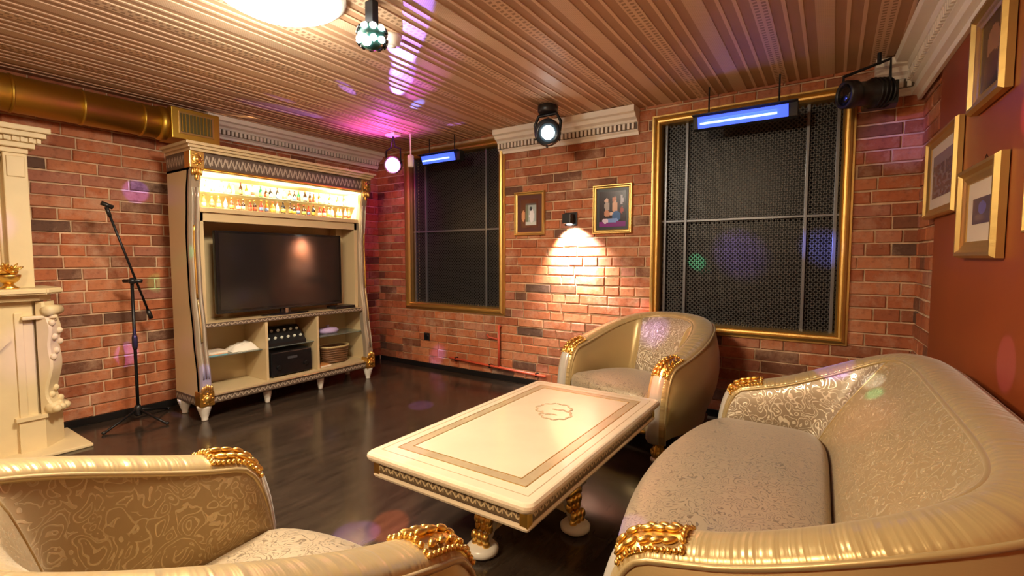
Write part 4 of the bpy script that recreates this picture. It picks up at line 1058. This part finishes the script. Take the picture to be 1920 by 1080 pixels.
# ------------------------------------------------------------------ coffee table
T = empty('coffee_table', (-1.29, 2.16, 0), R(0), 'low cream table with inlaid border and carved gilt pedestal feet', 'table')
tw, tl, th = .44, .77, .48
def rrect(w_, l_, r, z, n=6):
    pts = []
    for cx, cy, a0 in ((w_ - r, l_ - r, 0), (-w_ + r, l_ - r, 90), (-w_ + r, -l_ + r, 180), (w_ - r, -l_ + r, 270)):
        for k in range(n + 1): a = R(a0 + 90 * k / n); pts.append(Vector((cx + r * math.cos(a), cy + r * math.sin(a), z)))
    return pts
bm = bmesh.new(); prev = None; rows = []
for e, z in ((-.03, th - .042), (-.008, th - .040), (0, th - .03), (.002, th - .02), (0, th - .010), (-.008, th - .002), (-.016, th), (-.05, th)): 
    p = rrect(tw + e, tl + e, .035, z); rows.append(p + [p[0]])
grid(bm, rows); f = bm.faces.new([bm.verts.new(p) for p in rrect(tw - .05, tl - .05, .035, th)]); bm.faces.new([bm.verts.new(p) for p in rrect(tw - .03, tl - .03, .035, th - .042)][::-1])
bmesh.ops.remove_doubles(bm, verts=bm.verts, dist=.0003); mesh_obj('tabletop', bm, MARBLE, T)
def ringband(name, w0, l0, wd, z, mat, h=.0012):
    bm = bmesh.new(); a = [Vector((x, y, z)) for x, y in ((w0, l0), (-w0, l0), (-w0, -l0), (w0, -l0))]; b = [Vector((x, y, z)) for x, y in ((w0 - wd, l0 - wd), (-w0 + wd, l0 - wd), (-w0 + wd, -l0 + wd), (w0 - wd, -l0 + wd))]
    up = Vector((0, 0, h)); rows = [[*a, a[0]], [p + up for p in [*a, a[0]]], [p + up for p in [*b, b[0]]], [*b, b[0]]]; grid(bm, rows); return mesh_obj(name, bm, mat, T)
ringband('inlaid_border', tw - .095, tl - .12, .045, th - .0002, INLAY)
ringband('border_line', tw - .045, tl - .06, .004, th - .0002, INLAY, .0008); ringband('border_line', tw - .09, tl - .115, .004, th - .0002, GOLDF, .0016); ringband('border_line', tw - .142, tl - .167, .004, th - .0002, GOLDF, .0016)
for k, (r0, y_) in enumerate(((.105, 0),)):
    bm = bmesh.new()
    for s, cx, cy, r in ((1, -.02, .24 - .0, .10), (-1, .035, .16, .085)):
        for i in range(16):
            a = i * PI / 9 + (0 if s > 0 else PI) ; c = Vector((cx + r * math.cos(a), cy + r * math.sin(a) * 1.0, th + .0012)); blob(bm, c, (.022, .008, .0022), Matrix.Rotation(a + PI / 2 + .5 * (-1) ** i, 3, 'Z'), 1)
    mesh_obj('wreath_inlay', bm, INLAY, T)
aw, al = tw - .035, tl - .035
mesh_obj('apron', B(-aw, -al, th - .10, aw, al, th - .0425), BROWN, T)
for rz, L_, off in ((0, aw, al), (R(180), aw, al), (R(90), al, aw), (R(-90), al, aw)):
    bm = bmesh.new(); band(bm, -L_ + .03, L_ - .03, th - .09, th - .05, 0, .004); k = mesh_obj('meander_band', bm, MEANDER, T); k.rotation_euler = (0, 0, rz); k.location = Vector((0, -off - .004, 0)) if rz == 0 else Matrix.Rotation(rz, 3, 'Z') @ Vector((0, -off - .004, 0))
bm = bmesh.new(); rows = []
for e, z in ((-.01, th - .12), (.006, th - .118), (.010, th - .108), (.004, th - .098), (-.01, th - .096)): p = rrect(aw + e, al + e, .01, z, 2); rows.append(p + [p[0]])
grid(bm, rows); mesh_obj('lower_moulding', bm, MARBLE, T)
mesh_obj('underside', B(-aw + .02, -al + .02, th - .115, aw - .02, al - .02, th - .1005), CREAM2, T)
for sx in (-1, 1):
    for sy in (-1, 1): mesh_obj('corner_mount', B(min(sx * aw, sx * (aw - .03)) - (.006 if sx < 0 else 0), min(sy * al, sy * (al - .03)) - (.006 if sy < 0 else 0), th - .11, max(sx * aw, sx * (aw - .03)) + (.006 if sx > 0 else 0), max(sy * al, sy * (al - .03)) + (.006 if sy > 0 else 0), th - .044, bev=.003), GOLD, T)
mesh_obj('column', lath([(.10, .10), (.12, .13), (.09, .17), (.065, .24), (.085, .31), (.12, .35), (.12, th - .116)], 28), CREAM, T, True)
for ang, ln in ((-90, .47), (90, .47), (-14, .28), (166, .28)):
    d = Vector((math.cos(R(ang)), math.sin(R(ang)), 0)); sd = Vector((-d.y, d.x, 0)); c = 0
    bm = bmesh.new(); rows = []
    prof = [(.08, .30), (.30, .305), (.55, .27), (.78, .18), (.92, .10), (1.0, .06)]
    for s, z in prof:
        P = d * (ln * s); wv = .032; hv = .030
        rows.append([P + sd * wv + Vector((0, 0, z + hv)), P - sd * wv + Vector((0, 0, z + hv)), P - sd * wv + Vector((0, 0, z - hv)), P + sd * wv + Vector((0, 0, z - hv)), P + sd * wv + Vector((0, 0, z + hv))])
    grid(bm, rows); leg = mesh_obj('scroll_leg', bm, SATL if ang < 0 else CREAM, T)
    mesh_obj('stretcher', B(.05, -.018, .075, ln - .05, .018, .115, bev=.004), CREAM, leg, rot=(0, 0, R(ang)))
    bm = bmesh.new(); P = d * ln
    for i in range(5):
        for q in (-1, 0, 1): blob(bm, P + d * (.012 + .018 * (i % 2)) * 1 + sd * (q * .030) + Vector((0, 0, .05 + i * .035)) - d * (i * .012), (.018, .018, .028), sub=2)
    tube(bm, [P + sd * .045 - d * .02 + Vector((0, 0, .19)), P - sd * .045 - d * .02 + Vector((0, 0, .19))], .024, 14)
    mesh_obj('gilt_carving', bm, GOLD, leg, True)
    mesh_obj('bun_foot', lath([(.055, 0), (.072, .012), (.075, .03), (.06, .045), (.03, .05)], 24, c=P), plain('white_foot', (.8, .76, .68), .3), leg, True)
